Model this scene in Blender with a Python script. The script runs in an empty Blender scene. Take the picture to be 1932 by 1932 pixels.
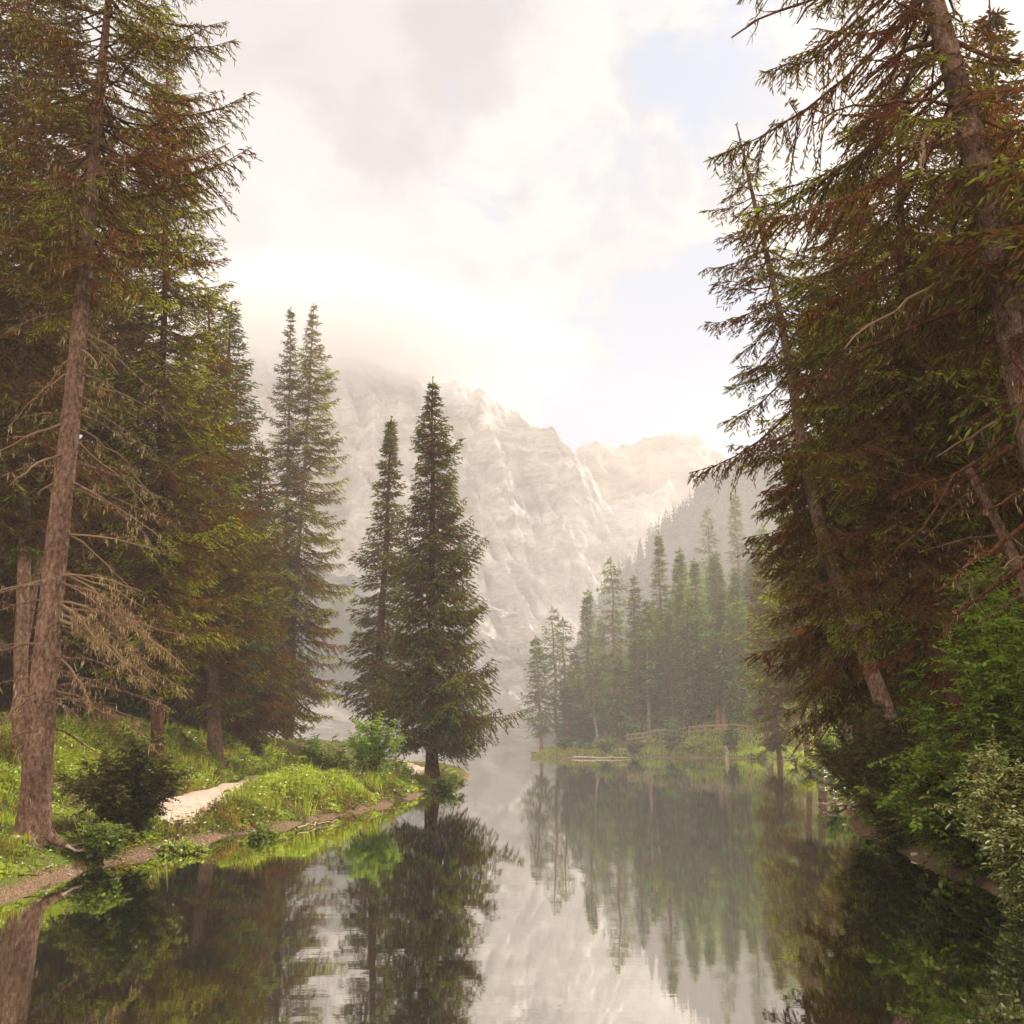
import bpy, math, random
import numpy as np
from math import radians, sin, cos, pi, atan, tan

# ------------------------------------------------------------------ camera, sky, sun
SC = bpy.context.scene
COL = SC.collection
TH = radians(12.66)
H = 1.7
F = 1932.0
cd = bpy.data.cameras.new("camera")
cd.sensor_width = 24; cd.sensor_height = 24; cd.lens = 24
cd.clip_start = 0.05; cd.clip_end = 5000
cam = bpy.data.objects.new("camera", cd); COL.objects.link(cam)
cam.location = (0, 0, H)
cam.rotation_euler = (radians(90) + TH, 0, 0)
SC.camera = cam

SUN_EL = radians(40); SUN_AZ = radians(36)      # azimuth measured from +Y towards +X
W = bpy.data.worlds.new("World"); SC.world = W; W.use_nodes = True
nt = W.node_tree; nt.nodes.clear()


def N(nt, t, **kw):
    n = nt.nodes.new(t)
    for k, v in kw.items():
        setattr(n, k, v)
    return n


def ramp(nt, stops, interp='LINEAR'):
    r = nt.nodes.new('ShaderNodeValToRGB')
    r.color_ramp.interpolation = interp
    e = r.color_ramp.elements
    while len(e) < len(stops):
        e.new(0.5)
    for i, (p, c) in enumerate(stops):
        e[i].position = p
        e[i].color = (c[0], c[1], c[2], 1) if hasattr(c, '__len__') else (c, c, c, 1)
    return r


def raydir(px, py):
    u = (966 - py) / F; r = (px - 966) / F
    v = np.array([r, cos(TH) - u * sin(TH), sin(TH) + u * cos(TH)])
    return v / np.linalg.norm(v)


def mixc(nt, fac, a, b, blend='MIX'):
    m = nt.nodes.new('ShaderNodeMix'); m.data_type = 'RGBA'; m.blend_type = blend
    L = nt.links
    for sock, v in ((m.inputs[0], fac), (m.inputs[6], a), (m.inputs[7], b)):
        if isinstance(v, bpy.types.NodeSocket):
            L.new(v, sock)
        elif isinstance(v, (int, float)):
            sock.default_value = v
        else:
            sock.default_value = (v[0], v[1], v[2], 1)
    return m.outputs[2]


def mth(nt, op, a, b=None, c=None, clamp=False):
    m = nt.nodes.new('ShaderNodeMath'); m.operation = op; m.use_clamp = clamp
    for i, v in enumerate((a, b, c)):
        if v is None:
            continue
        if isinstance(v, bpy.types.NodeSocket):
            nt.links.new(v, m.inputs[i])
        else:
            m.inputs[i].default_value = v
    return m.outputs[0]


def build_sky():
    L = nt.links
    sky = N(nt, 'ShaderNodeTexSky'); sky.sky_type = 'NISHITA'; sky.sun_disc = False
    sky.sun_elevation = SUN_EL; sky.sun_rotation = SUN_AZ
    sky.air_density = 1.0; sky.dust_density = 3.0; sky.ozone_density = 1.0
    tc = N(nt, 'ShaderNodeTexCoord')
    sep = N(nt, 'ShaderNodeSeparateXYZ'); L.new(tc.outputs['Generated'], sep.inputs[0])
    # project the direction on a flat cloud deck
    den = mth(nt, 'ADD', mth(nt, 'MAXIMUM', sep.outputs[2], 0.0), 0.35)
    cx = mth(nt, 'DIVIDE', sep.outputs[0], den); cy = mth(nt, 'DIVIDE', sep.outputs[1], den)
    comb = N(nt, 'ShaderNodeCombineXYZ'); L.new(cx, comb.inputs[0]); L.new(cy, comb.inputs[1])
    def noise(scale, detail, rough=0.55, dist=0.0, off=0.0):
        mp = N(nt, 'ShaderNodeMapping'); mp.inputs['Location'].default_value = (off, off * 0.7, 0)
        L.new(comb.outputs[0], mp.inputs[0])
        n = N(nt, 'ShaderNodeTexNoise'); n.inputs['Scale'].default_value = scale
        n.inputs['Detail'].default_value = detail; n.inputs['Roughness'].default_value = rough
        n.inputs['Distortion'].default_value = dist
        L.new(mp.outputs[0], n.inputs['Vector'])
        return n.outputs[0]
    wn = N(nt, 'ShaderNodeTexNoise'); wn.inputs['Scale'].default_value = 9.0; wn.inputs['Detail'].default_value = 5; wn.inputs['Roughness'].default_value = .6
    L.new(tc.outputs['Generated'], wn.inputs['Vector'])
    wv = N(nt, 'ShaderNodeVectorMath', operation='SUBTRACT'); L.new(wn.outputs['Color'], wv.inputs[0]); wv.inputs[1].default_value = (.5, .5, .5)
    ws = N(nt, 'ShaderNodeVectorMath', operation='SCALE'); L.new(wv.outputs[0], ws.inputs[0]); ws.inputs['Scale'].default_value = .30
    wa = N(nt, 'ShaderNodeVectorMath', operation='ADD'); L.new(tc.outputs['Generated'], wa.inputs[0]); L.new(ws.outputs[0], wa.inputs[1])
    def blob(px, py, rad, soft=1.0):
        # an angular spot in a fixed direction of the sky
        d = raydir(px, py)
        v = N(nt, 'ShaderNodeVectorMath', operation='DISTANCE')
        L.new(wa.outputs[0], v.inputs[0]); v.inputs[1].default_value = d
        mr = N(nt, 'ShaderNodeMapRange'); mr.interpolation_type = 'SMOOTHSTEP'
        L.new(v.outputs['Value'], mr.inputs[0])
        mr.inputs[1].default_value = rad; mr.inputs[2].default_value = 0.0
        mr.inputs[3].default_value = 0.0; mr.inputs[4].default_value = 1.0
        return mr.outputs[0]
    n1 = noise(2.2, 5, 0.5, 0.3, 3.1)
    n2 = noise(5.0, 8, 0.62, 0.5, 9.3)
    n3 = noise(1.1, 3, 0.5, 0.0, 1.7)
    # brightness of the cloud deck
    s = mth(nt, 'ADD', mth(nt, 'MULTIPLY', n1, 0.6), mth(nt, 'MULTIPLY', n2, 0.4))
    cl = ramp(nt, [(0.34, (0.25, 0.235, 0.235)), (0.47, (0.34, 0.325, 0.315)), (0.58, (0.39, 0.375, 0.355))]); L.new(s, cl.inputs[0])
    col = cl.outputs[0]
    # grey undersides and thin darker wisps
    def wisps(spots, colour, lo, hi, col, amt=1.0):
        tot = None
        for (px, py, r) in spots:
            b = blob(px, py, r)
            tot = b if tot is None else mth(nt, 'MAXIMUM', tot, b)
        m = mth(nt, 'MULTIPLY', tot, 1.0)
        t = mth(nt, 'ADD', m, mth(nt, 'MULTIPLY', mth(nt, 'SUBTRACT', n2, 0.5), 2.4))
        t = mth(nt, 'ADD', t, mth(nt, 'MULTIPLY', mth(nt, 'SUBTRACT', n1, 0.5), 1.6))
        mr = N(nt, 'ShaderNodeMapRange'); mr.interpolation_type = 'SMOOTHSTEP'
        L.new(t, mr.inputs[0]); mr.inputs[1].default_value = lo; mr.inputs[2].default_value = hi
        return mixc(nt, mth(nt, 'MULTIPLY', mr.outputs[0], amt), col, colour)
    col = wisps([(620, 120, .20), (760, 60, .22), (480, 560, .22), (560, 480, .20)], (0.29, 0.275, 0.27), 0.10, 0.95, col, 0.5)
    # bright masses
    col = wisps([(760, 560, .22), (900, 660, .2), (520, 320, .16), (1080, 300, .18), (930, 430, .14), (1600, 150, .24)], (0.39, 0.375, 0.36), 0.2, 0.8, col, 0.8)
    col = wisps([(600, 190, .10), (735, 235, .10), (690, 200, .12), (880, 90, .13), (860, 40, .12)], (0.18, 0.175, 0.195), 0.25, 1.1, col, 0.6)
    col = wisps([(1232, 200, .07), (1150, 350, .09), (1190, 375, .08), (1080, 470, .09), (1120, 480, .08), (1235, 590, .14), (1180, 600, .11), (1330, 590, .12), (1430, 240, .09)],
                (0.18, 0.21, 0.27), 0.2, 0.95, col, 0.65)
    col = wisps([(1250, 760, .17), (1150, 780, .14), (1340, 700, .18), (1300, 640, .12)], (0.18, 0.255, 0.36), 0.1, 0.6, col, 0.9)
    col = mixc(nt, 1.0, col, (.86, .89, .94), 'MULTIPLY')
    # added fill light: sky behind the viewer brightened and warmed for the near trees
    back_fill = N(nt, 'ShaderNodeMapRange'); back_fill.interpolation_type = 'SMOOTHSTEP'; L.new(sep.outputs[1], back_fill.inputs[0])
    back_fill.inputs[1].default_value = .15; back_fill.inputs[2].default_value = -.65; back_fill.inputs[3].default_value = 0; back_fill.inputs[4].default_value = 1
    col = mixc(nt, back_fill.outputs[0], col, (1.15, .97, .79))
    # radiances above are for strength 1: the background runs at 0.1
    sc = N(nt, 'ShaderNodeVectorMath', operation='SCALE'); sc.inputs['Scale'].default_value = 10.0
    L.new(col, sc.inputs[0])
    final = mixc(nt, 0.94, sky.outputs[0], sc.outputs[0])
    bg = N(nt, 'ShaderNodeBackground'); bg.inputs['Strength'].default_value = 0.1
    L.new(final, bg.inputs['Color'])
    out = N(nt, 'ShaderNodeOutputWorld'); L.new(bg.outputs[0], out.inputs['Surface'])


build_sky()
W.cycles.sampling_method = 'MANUAL'; W.cycles.sample_map_resolution = 512

sl = bpy.data.lights.new("sun", 'SUN'); sl.energy = 4.4; sl.angle = radians(6); sl.color = (1.0, 0.89, 0.79)
so = bpy.data.objects.new("sun", sl); COL.objects.link(so)
so.rotation_euler = (radians(90) - SUN_EL, 0, pi - SUN_AZ)   # shines from the front right of the camera

vs = SC.view_settings
vs.view_transform = 'Standard'; vs.look = 'None'; vs.exposure = 1.1; vs.gamma = 1.0; vs.use_curve_mapping = False
cy = SC.cycles
cy.max_bounces = 6; cy.diffuse_bounces = 2; cy.glossy_bounces = 2; cy.transmission_bounces = 3
cy.volume_bounces = 3; cy.transparent_max_bounces = 4
cy.use_adaptive_sampling = True; cy.adaptive_threshold = 0.02
cy.use_denoising = True; cy.denoiser = 'OPENIMAGEDENOISE'
cy.caustics_reflective = False; cy.caustics_refractive = False
cy.sample_clamp_indirect = 4.0


# ------------------------------------------------------------------ helpers
def P(px, py, Y):
    """the point at depth Y seen at (px, py) of the 1932-px photograph (used as a surveying aid)"""
    d = raydir(px, py); k = Y / d[1]
    return np.array([0, 0, H]) + d * k


def G(px, py, z=0.0):
    d = raydir(px, py); k = (z - H) / d[2]
    return np.array([0, 0, H]) + d * k


def hash2(ix, iy, seed):
    n = (ix.astype(np.int64) * 374761393 + iy.astype(np.int64) * 668265263 + seed * 1442695041) & 0x7fffffff
    n = ((n ^ (n >> 13)) * 1274126177) & 0x7fffffff
    n = (n ^ (n >> 16)) & 0x7fffffff
    return n / float(0x7fffffff)


def vnoise(x, y, seed=0):
    x = np.asarray(x, float); y = np.asarray(y, float)
    ix = np.floor(x); iy = np.floor(y); fx = x - ix; fy = y - iy
    fx = fx * fx * (3 - 2 * fx); fy = fy * fy * (3 - 2 * fy)
    a = hash2(ix, iy, seed); b = hash2(ix + 1, iy, seed); c = hash2(ix, iy + 1, seed); d = hash2(ix + 1, iy + 1, seed)
    return (a * (1 - fx) + b * fx) * (1 - fy) + (c * (1 - fx) + d * fx) * fy


def fbm(x, y, oct=4, seed=0, ridged=False):
    s = 0; a = 1.0; t = 0
    for o in range(oct):
        n = vnoise(x * 2 ** o + 17.3 * o, y * 2 ** o - 9.1 * o, seed + o)
        if ridged:
            n = 1 - abs(2 * n - 1)
        s = s + a * n; t += a; a *= 0.5
    return s / t


def sstep(a, b, x):
    t = np.clip((x - a) / (b - a), 0, 1)
    return t * t * (3 - 2 * t)


class Geo:
    """collects vertices, quads and triangles with a material slot and a per-face tint"""
    def __init__(s):
        s.v = []; s.q = []; s.t = []; s.qm = []; s.tm = []; s.qc = []; s.tc = []; s.n = 0

    def add(s, V, quads=None, tris=None, mat=0, tint=0.5):
        V = np.asarray(V, float).reshape(-1, 3)
        for arr, store, ms, cs in ((quads, s.q, s.qm, s.qc), (tris, s.t, s.tm, s.tc)):
            if arr is not None and len(arr):
                arr = np.asarray(arr, np.int64)
                store.append(arr + s.n)
                ms.append(np.full(len(arr), mat))
                c = np.asarray(tint, float)
                cs.append(np.full(len(arr), float(c)) if c.ndim == 0 else c)
        s.v.append(V); s.n += len(V)

    def mesh(s, name, mats, smooth=False):
        V = np.concatenate(s.v) if s.v else np.zeros((0, 3))
        Q = np.concatenate(s.q) if s.q else np.zeros((0, 4), int)
        T = np.concatenate(s.t) if s.t else np.zeros((0, 3), int)
        m = bpy.data.meshes.new(name)
        m.vertices.add(len(V)); m.vertices.foreach_set('co', V.astype(np.float32).ravel())
        nl = len(Q) * 4 + len(T) * 3
        m.loops.add(nl)
        m.loops.foreach_set('vertex_index', np.concatenate([Q.ravel(), T.ravel()]).astype(np.int32))
        m.polygons.add(len(Q) + len(T))
        ls = np.concatenate([np.arange(len(Q)) * 4, len(Q) * 4 + np.arange(len(T)) * 3]).astype(np.int32)
        m.polygons.foreach_set('loop_start', ls)
        mi = np.concatenate([*(s.qm or [np.zeros(0)]), *(s.tm or [np.zeros(0)])]).astype(np.int32)
        m.polygons.foreach_set('material_index', mi)
        tc = np.concatenate([*(s.qc or [np.zeros(0)]), *(s.tc or [np.zeros(0)])]).astype(np.float32)
        if smooth:
            m.polygons.foreach_set('use_smooth', np.ones(len(mi), bool))
        m.update(calc_edges=True)
        a = m.attributes.new('tint', 'FLOAT', 'FACE'); a.data.foreach_set('value', tc)
        for mm in mats:
            m.materials.append(mm)
        return m

    def obj(s, name, mats, parent=None, smooth=False):
        o = bpy.data.objects.new(name, s.mesh(name, mats, smooth)); COL.objects.link(o)
        if parent is not None:
            o.parent = parent
        return o


def tag(o, label=None, cat=None, group=None, kind=None):
    if label: o['label'] = label
    if cat: o['category'] = cat
    if group: o['group'] = group
    if kind: o['kind'] = kind
    return o


def empty(name, loc, label, cat, group=None, rz=0.0):
    o = bpy.data.objects.new(name, None); COL.objects.link(o)
    o.location = tuple(loc); o.rotation_euler = (0, 0, rz); o.empty_display_size = 0.3
    return tag(o, label, cat, group)


def copy_tree(o, loc, rz, label, group=None, scale=1.0):
    c = o.copy(); COL.objects.link(c); c.location = tuple(loc); c.rotation_euler = (0, 0, rz)
    c.scale = (scale,) * 3 if not hasattr(scale, '__len__') else scale
    c['label'] = label
    if group:
        c['group'] = group
    for ch in o.children:
        k = ch.copy(); COL.objects.link(k); k.parent = c
    return c


def norm(v):
    return v / np.maximum(np.linalg.norm(v, axis=-1, keepdims=True), 1e-9)


def tube(geo, pts, rad, seg=8, mat=0, tint=0.5, rough=0.0, rng=None, cap=True):
    pts = np.asarray(pts, float); rad = np.asarray(rad, float); n = len(pts)
    tan_ = np.gradient(pts, axis=0); tan_ = norm(tan_)
    ref = np.array([0, 0, 1.0]) if abs(tan_[0][2]) < 0.8 else np.array([0, 1.0, 0])
    a = norm(np.cross(tan_, ref)); b = np.cross(tan_, a)
    an = np.linspace(0, 2 * pi, seg, endpoint=False)
    rr = rad[:, None] * np.ones(seg)
    if rough and rng is not None:
        rr = rr * (1 + rough * (rng.random((n, seg)) - .5))
    V = pts[:, None, :] + rr[..., None] * (np.cos(an)[None, :, None] * a[:, None, :] + np.sin(an)[None, :, None] * b[:, None, :])
    i = np.arange(n - 1)[:, None] * seg; j = np.arange(seg)[None, :]; j2 = (j + 1) % seg
    Q = np.stack([i + j, i + j2, i + seg + j2, i + seg + j], -1).reshape(-1, 4)
    V = V.reshape(-1, 3)
    if cap:
        V = np.vstack([V, pts[-1]])
        last = (n - 1) * seg
        T = np.stack([last + np.arange(seg), last + (np.arange(seg) + 1) % seg, np.full(seg, n * seg)], -1)
        geo.add(V, Q, T, mat, tint)
    else:
        geo.add(V, Q, None, mat, tint)


def prisms(geo, A, B, ra, rb, mat=0, tint=0.5):
    """many thin three-sided twigs"""
    n = len(A)
    if n == 0:
        return
    d = norm(B - A); ref = np.where(np.abs(d[:, 2:3]) < .9, np.array([[0, 0, 1.0]]), np.array([[1.0, 0, 0]]))
    u = norm(np.cross(d, ref)); w = np.cross(d, u)
    ra = np.broadcast_to(ra, (n,))[:, None]; rb = np.broadcast_to(rb, (n,))[:, None]
    V = []
    for P0, r in ((A, ra), (B, rb)):
        for k in range(3):
            an = 2 * pi * k / 3
            V.append(P0 + r * (cos(an) * u + sin(an) * w))
    V = np.stack(V, 1)
    base = np.arange(n)[:, None] * 6
    Q = np.concatenate([base + np.array([k, (k + 1) % 3, 3 + (k + 1) % 3, 3 + k]) for k in range(3)])
    t = np.asarray(tint, float)
    if t.ndim: t = np.tile(t, 3)
    geo.add(V.reshape(-1, 3), Q, None, mat, t)


def sprigs(geo, S, D, L, Wd, tint, rng, mat=0, cross=True):
    """needle-clad shoots: slim pointed blades, two crossed ones each"""
    n = len(S)
    if n == 0:
        return
    D = norm(D); r = norm(rng.normal(size=(n, 3)))
    u = norm(np.cross(D, r)); w = np.cross(D, u)
    L = np.broadcast_to(L, (n,))[:, None]; Wd = np.broadcast_to(Wd, (n,))[:, None] * 0.5
    E = S + D * L; M = S + D * L * 0.45
    if cross:
        V = np.stack([S, E, M + u * Wd, M - u * Wd, M + w * Wd, M - w * Wd], 1)
        b = np.arange(n)[:, None] * 6
        Q = np.concatenate([b + np.array([0, 2, 1, 3]), b + np.array([0, 4, 1, 5])])
        geo.add(V.reshape(-1, 3), Q, None, mat, np.tile(tint, 2))
    else:
        V = np.stack([S, E, M + u * Wd, M - u * Wd], 1)
        b = np.arange(n)[:, None] * 4
        geo.add(V.reshape(-1, 3), b + np.array([0, 2, 1, 3]), None, mat, tint)


def leaves(geo, S, D, L, Wd, tint, rng, up=1.0, mat=0):
    """broad leaves: six-sided blades folded along the midrib"""
    n = len(S)
    if n == 0:
        return
    D = norm(D)
    nrm = norm(np.array([[0, 0, up]]) + rng.normal(size=(n, 3)) * 0.45)
    u = norm(np.cross(D, nrm)); w = np.cross(u, D)
    L = np.broadcast_to(L, (n,))[:, None]; Wd = np.broadcast_to(Wd, (n,))[:, None] * 0.5
    p1 = S + D * L * .3; p2 = S + D * L * .68 - w * L * .05; E = S + D * L - w * L * .16
    f = w * Wd * .35
    V = np.stack([S, p1 + u * Wd + f, p2 + u * Wd * .8 + f, E, p2 - u * Wd * .8 + f, p1 - u * Wd + f], 1)
    b = np.arange(n)[:, None] * 6
    Q = np.concatenate([b + np.array([0, 1, 2, 3]), b + np.array([0, 3, 4, 5])])
    geo.add(V.reshape(-1, 3), Q, None, mat, np.tile(tint, 2))


# ------------------------------------------------------------------ materials
def new_mat(name):
    m = bpy.data.materials.new(name); m.use_nodes = True
    m.node_tree.nodes.clear()
    return m, m.node_tree


def finish(nt_, shader):
    o = N(nt_, 'ShaderNodeOutputMaterial'); nt_.links.new(shader, o.inputs['Surface'])


def leaf_mat(name, stops, transl=0.35, gloss=0.0, rough=0.45, patch=0.35):
    m, t = new_mat(name); L = t.links
    at = N(t, 'ShaderNodeAttribute'); at.attribute_name = 'tint'
    geo = N(t, 'ShaderNodeNewGeometry')
    nz = N(t, 'ShaderNodeTexNoise'); nz.inputs['Scale'].default_value = 0.9; nz.inputs['Detail'].default_value = 2
    L.new(geo.outputs['Position'], nz.inputs['Vector'])
    f = mth(t, 'ADD', at.outputs['Fac'], mth(t, 'MULTIPLY', mth(t, 'SUBTRACT', nz.outputs[0], 0.5), patch * 2), clamp=True)
    r = ramp(t, stops); L.new(f, r.inputs[0])
    d = N(t, 'ShaderNodeBsdfDiffuse'); L.new(r.outputs[0], d.inputs[0])
    tr = N(t, 'ShaderNodeBsdfTranslucent')
    L.new(mixc(t, 1.0, r.outputs[0], (1.15, 1.1, 0.6), 'MULTIPLY'), tr.inputs[0])
    mx = N(t, 'ShaderNodeMixShader'); mx.inputs[0].default_value = transl
    L.new(d.outputs[0], mx.inputs[1]); L.new(tr.outputs[0], mx.inputs[2])
    out = mx.outputs[0]
    if gloss:
        g = N(t, 'ShaderNodeBsdfGlossy'); g.inputs['Roughness'].default_value = rough
        m2 = N(t, 'ShaderNodeMixShader'); m2.inputs[0].default_value = gloss
        L.new(out, m2.inputs[1]); L.new(g.outputs[0], m2.inputs[2]); out = m2.outputs[0]
    finish(t, out)
    return m


M = {}
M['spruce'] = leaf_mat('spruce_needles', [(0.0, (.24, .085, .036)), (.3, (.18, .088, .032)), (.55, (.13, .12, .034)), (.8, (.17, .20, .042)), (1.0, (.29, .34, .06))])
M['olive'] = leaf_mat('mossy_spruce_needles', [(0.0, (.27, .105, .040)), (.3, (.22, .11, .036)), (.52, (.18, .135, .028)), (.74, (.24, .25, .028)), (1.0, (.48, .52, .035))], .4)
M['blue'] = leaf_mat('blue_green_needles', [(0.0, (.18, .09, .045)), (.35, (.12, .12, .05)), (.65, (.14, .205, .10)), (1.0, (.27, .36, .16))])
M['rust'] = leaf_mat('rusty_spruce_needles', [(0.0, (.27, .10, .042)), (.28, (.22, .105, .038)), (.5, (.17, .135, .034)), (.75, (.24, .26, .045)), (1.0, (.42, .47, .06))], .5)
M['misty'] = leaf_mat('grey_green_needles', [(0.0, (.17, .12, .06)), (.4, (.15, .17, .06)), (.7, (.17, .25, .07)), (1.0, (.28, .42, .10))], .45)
M['larch'] = leaf_mat('larch_needles', [(0.0, (.14, .11, .055)), (.4, (.14, .17, .07)), (.7, (.19, .27, .085)), (1.0, (.3, .42, .12))], 0.45)
M['faraway'] = leaf_mat('distant_needles', [(0.0, (.10, .085, .085)), (1.0, (.13, .14, .12))])
M['dead'] = leaf_mat('bare_twigs', [(0.0, (.14, .08, .05)), (.5, (.26, .17, .11)), (1.0, (.44, .33, .20))], 0.1)
M['lichen'] = leaf_mat('beard_lichen', [(0.0, (.22, .14, .07)), (.5, (.38, .27, .15)), (1.0, (.56, .46, .28))], 0.35)
M['herb'] = leaf_mat('herb_leaves', [(0.0, (.14, .09, .035)), (.3, (.13, .18, .03)), (.6, (.26, .37, .045)), (1.0, (.46, .56, .10))], 0.45, 0.05, 0.4, 0.3)
M['grass'] = leaf_mat('grass_blades', [(0.0, (.30, .17, .06)), (.25, (.25, .24, .045)), (.6, (.34, .44, .05)), (1.0, (.50, .58, .10))], 0.5, 0.0, 0.4, 0.35)
M['rowan'] = leaf_mat('fresh_green_leaves', [(0.0, (.05, .07, .015)), (.5, (.14, .22, .03)), (1.0, (.30, .46, .06))], 0.5, 0.04)
M['darkleaf'] = leaf_mat('dark_shrub_leaves', [(0.0, (.07, .045, .018)), (.5, (.08, .095, .02)), (1.0, (.20, .26, .04))], 0.35, 0.03)
M['sapling'] = leaf_mat('sapling_leaves', [(0.0, (.07, .065, .015)), (.5, (.14, .21, .03)), (1.0, (.30, .45, .05))], 0.5, 0.03)
M['glossy'] = leaf_mat('glossy_leaves', [(0.0, (.06, .085, .018)), (.5, (.19, .26, .05)), (1.0, (.45, .52, .15))], 0.3, 0.14, 0.35)
M['petal'] = leaf_mat('white_petals', [(0.0, (.7, .7, .6)), (1.0, (.8, .8, .72))], 0.3)


def bark_mat(name, dark, mid, light, scale=14.0, bump=0.6):
    m, t = new_mat(name); L = t.links
    tc = N(t, 'ShaderNodeTexCoord')
    mp = N(t, 'ShaderNodeMapping'); mp.inputs['Scale'].default_value = (1, 1, 0.5)
    L.new(tc.outputs['Object'], mp.inputs[0])
    n1 = N(t, 'ShaderNodeTexNoise'); n1.inputs['Scale'].default_value = scale; n1.inputs['Detail'].default_value = 5; n1.inputs['Roughness'].default_value = .65
    L.new(mp.outputs[0], n1.inputs['Vector'])
    v = N(t, 'ShaderNodeTexVoronoi'); v.inputs['Scale'].default_value = scale * 1.7; v.feature = 'DISTANCE_TO_EDGE'
    L.new(mp.outputs[0], v.inputs['Vector'])
    n2 = N(t, 'ShaderNodeTexNoise'); n2.inputs['Scale'].default_value = 1.6; n2.inputs['Detail'].default_value = 3
    L.new(tc.outputs['Object'], n2.inputs['Vector'])
    r = ramp(t, [(.32, dark), (.5, mid), (.68, light)]); L.new(n1.outputs[0], r.inputs[0])
    big = ramp(t, [(.35, (.7, .62, .6)), (.65, (1.15, 1.1, 1.05))]); L.new(n2.outputs[0], big.inputs[0])
    c = mixc(t, 1.0, r.outputs[0], big.outputs[0], 'MULTIPLY')
    d = N(t, 'ShaderNodeBsdfDiffuse'); d.inputs['Roughness'].default_value = .6; L.new(c, d.inputs[0])
    hgt = mth(t, 'ADD', n1.outputs[0], mth(t, 'MULTIPLY', mth(t, 'MINIMUM', v.outputs['Distance'], 0.15), 4.0))
    b = N(t, 'ShaderNodeBump'); b.inputs['Strength'].default_value = bump; b.inputs['Distance'].default_value = 0.03
    L.new(hgt, b.inputs['Height']); L.new(b.outputs[0], d.inputs['Normal'])
    finish(t, d.outputs[0])
    return m


M['bark'] = bark_mat('spruce_bark', (.13, .070, .050), (.30, .195, .15), (.50, .36, .29), 22.0, 1.0)
M['bark_dark'] = bark_mat('dark_bark', (.07, .028, .017), (.15, .065, .040), (.24, .12, .08))
M['bark_pale'] = bark_mat('pale_bark', (.16, .10, .07), (.30, .21, .16), (.45, .34, .27))


def rock_mat(name, a, b, scale, snow=None, veg=None):
    m, t = new_mat(name); L = t.links
    g = N(t, 'ShaderNodeNewGeometry')
    mp = N(t, 'ShaderNodeMapping'); mp.inputs['Rotation'].default_value = (0.0, radians(-24), radians(10)); mp.inputs['Scale'].default_value = (0.6, 0.6, 2.2)
    L.new(g.outputs['Position'], mp.inputs[0])
    n1 = N(t, 'ShaderNodeTexNoise'); n1.inputs['Scale'].default_value = scale; n1.inputs['Detail'].default_value = 9; n1.inputs['Roughness'].default_value = .70; n1.inputs['Distortion'].default_value = .3
    L.new(mp.outputs[0], n1.inputs['Vector'])
    n2 = N(t, 'ShaderNodeTexNoise'); n2.inputs['Scale'].default_value = scale * .25; n2.inputs['Detail'].default_value = 4
    L.new(g.outputs['Position'], n2.inputs['Vector'])
    r = ramp(t, [(.42, a), (.58, b)]); L.new(mth(t, 'ADD', mth(t, 'MULTIPLY', n1.outputs[0], .7), mth(t, 'MULTIPLY', n2.outputs[0], .3)), r.inputs[0])
    c = r.outputs[0]
    if veg is not None:
        rv = ramp(t, [(.47, 0.0), (.53, 1.0)])
        L.new(n2.outputs[0], rv.inputs[0])
        c = mixc(t, rv.outputs[0], c, veg)
    if snow is not None:
        sep = N(t, 'ShaderNodeSeparateXYZ'); L.new(g.outputs['Normal'], sep.inputs[0])
        rs = ramp(t, [(snow, 0.0), (snow + .08, 1.0)]); L.new(sep.outputs[2], rs.inputs[0])
        c = mixc(t, rs.outputs[0], c, (.68, .65, .62))
    d = N(t, 'ShaderNodeBsdfDiffuse'); L.new(c, d.inputs[0])
    bp = N(t, 'ShaderNodeBump'); bp.inputs['Strength'].default_value = 1.0; bp.inputs['Distance'].default_value = 9.0
    L.new(n1.outputs[0], bp.inputs['Height']); L.new(bp.outputs[0], d.inputs['Normal'])
    finish(t, d.outputs[0])
    return m


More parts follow.
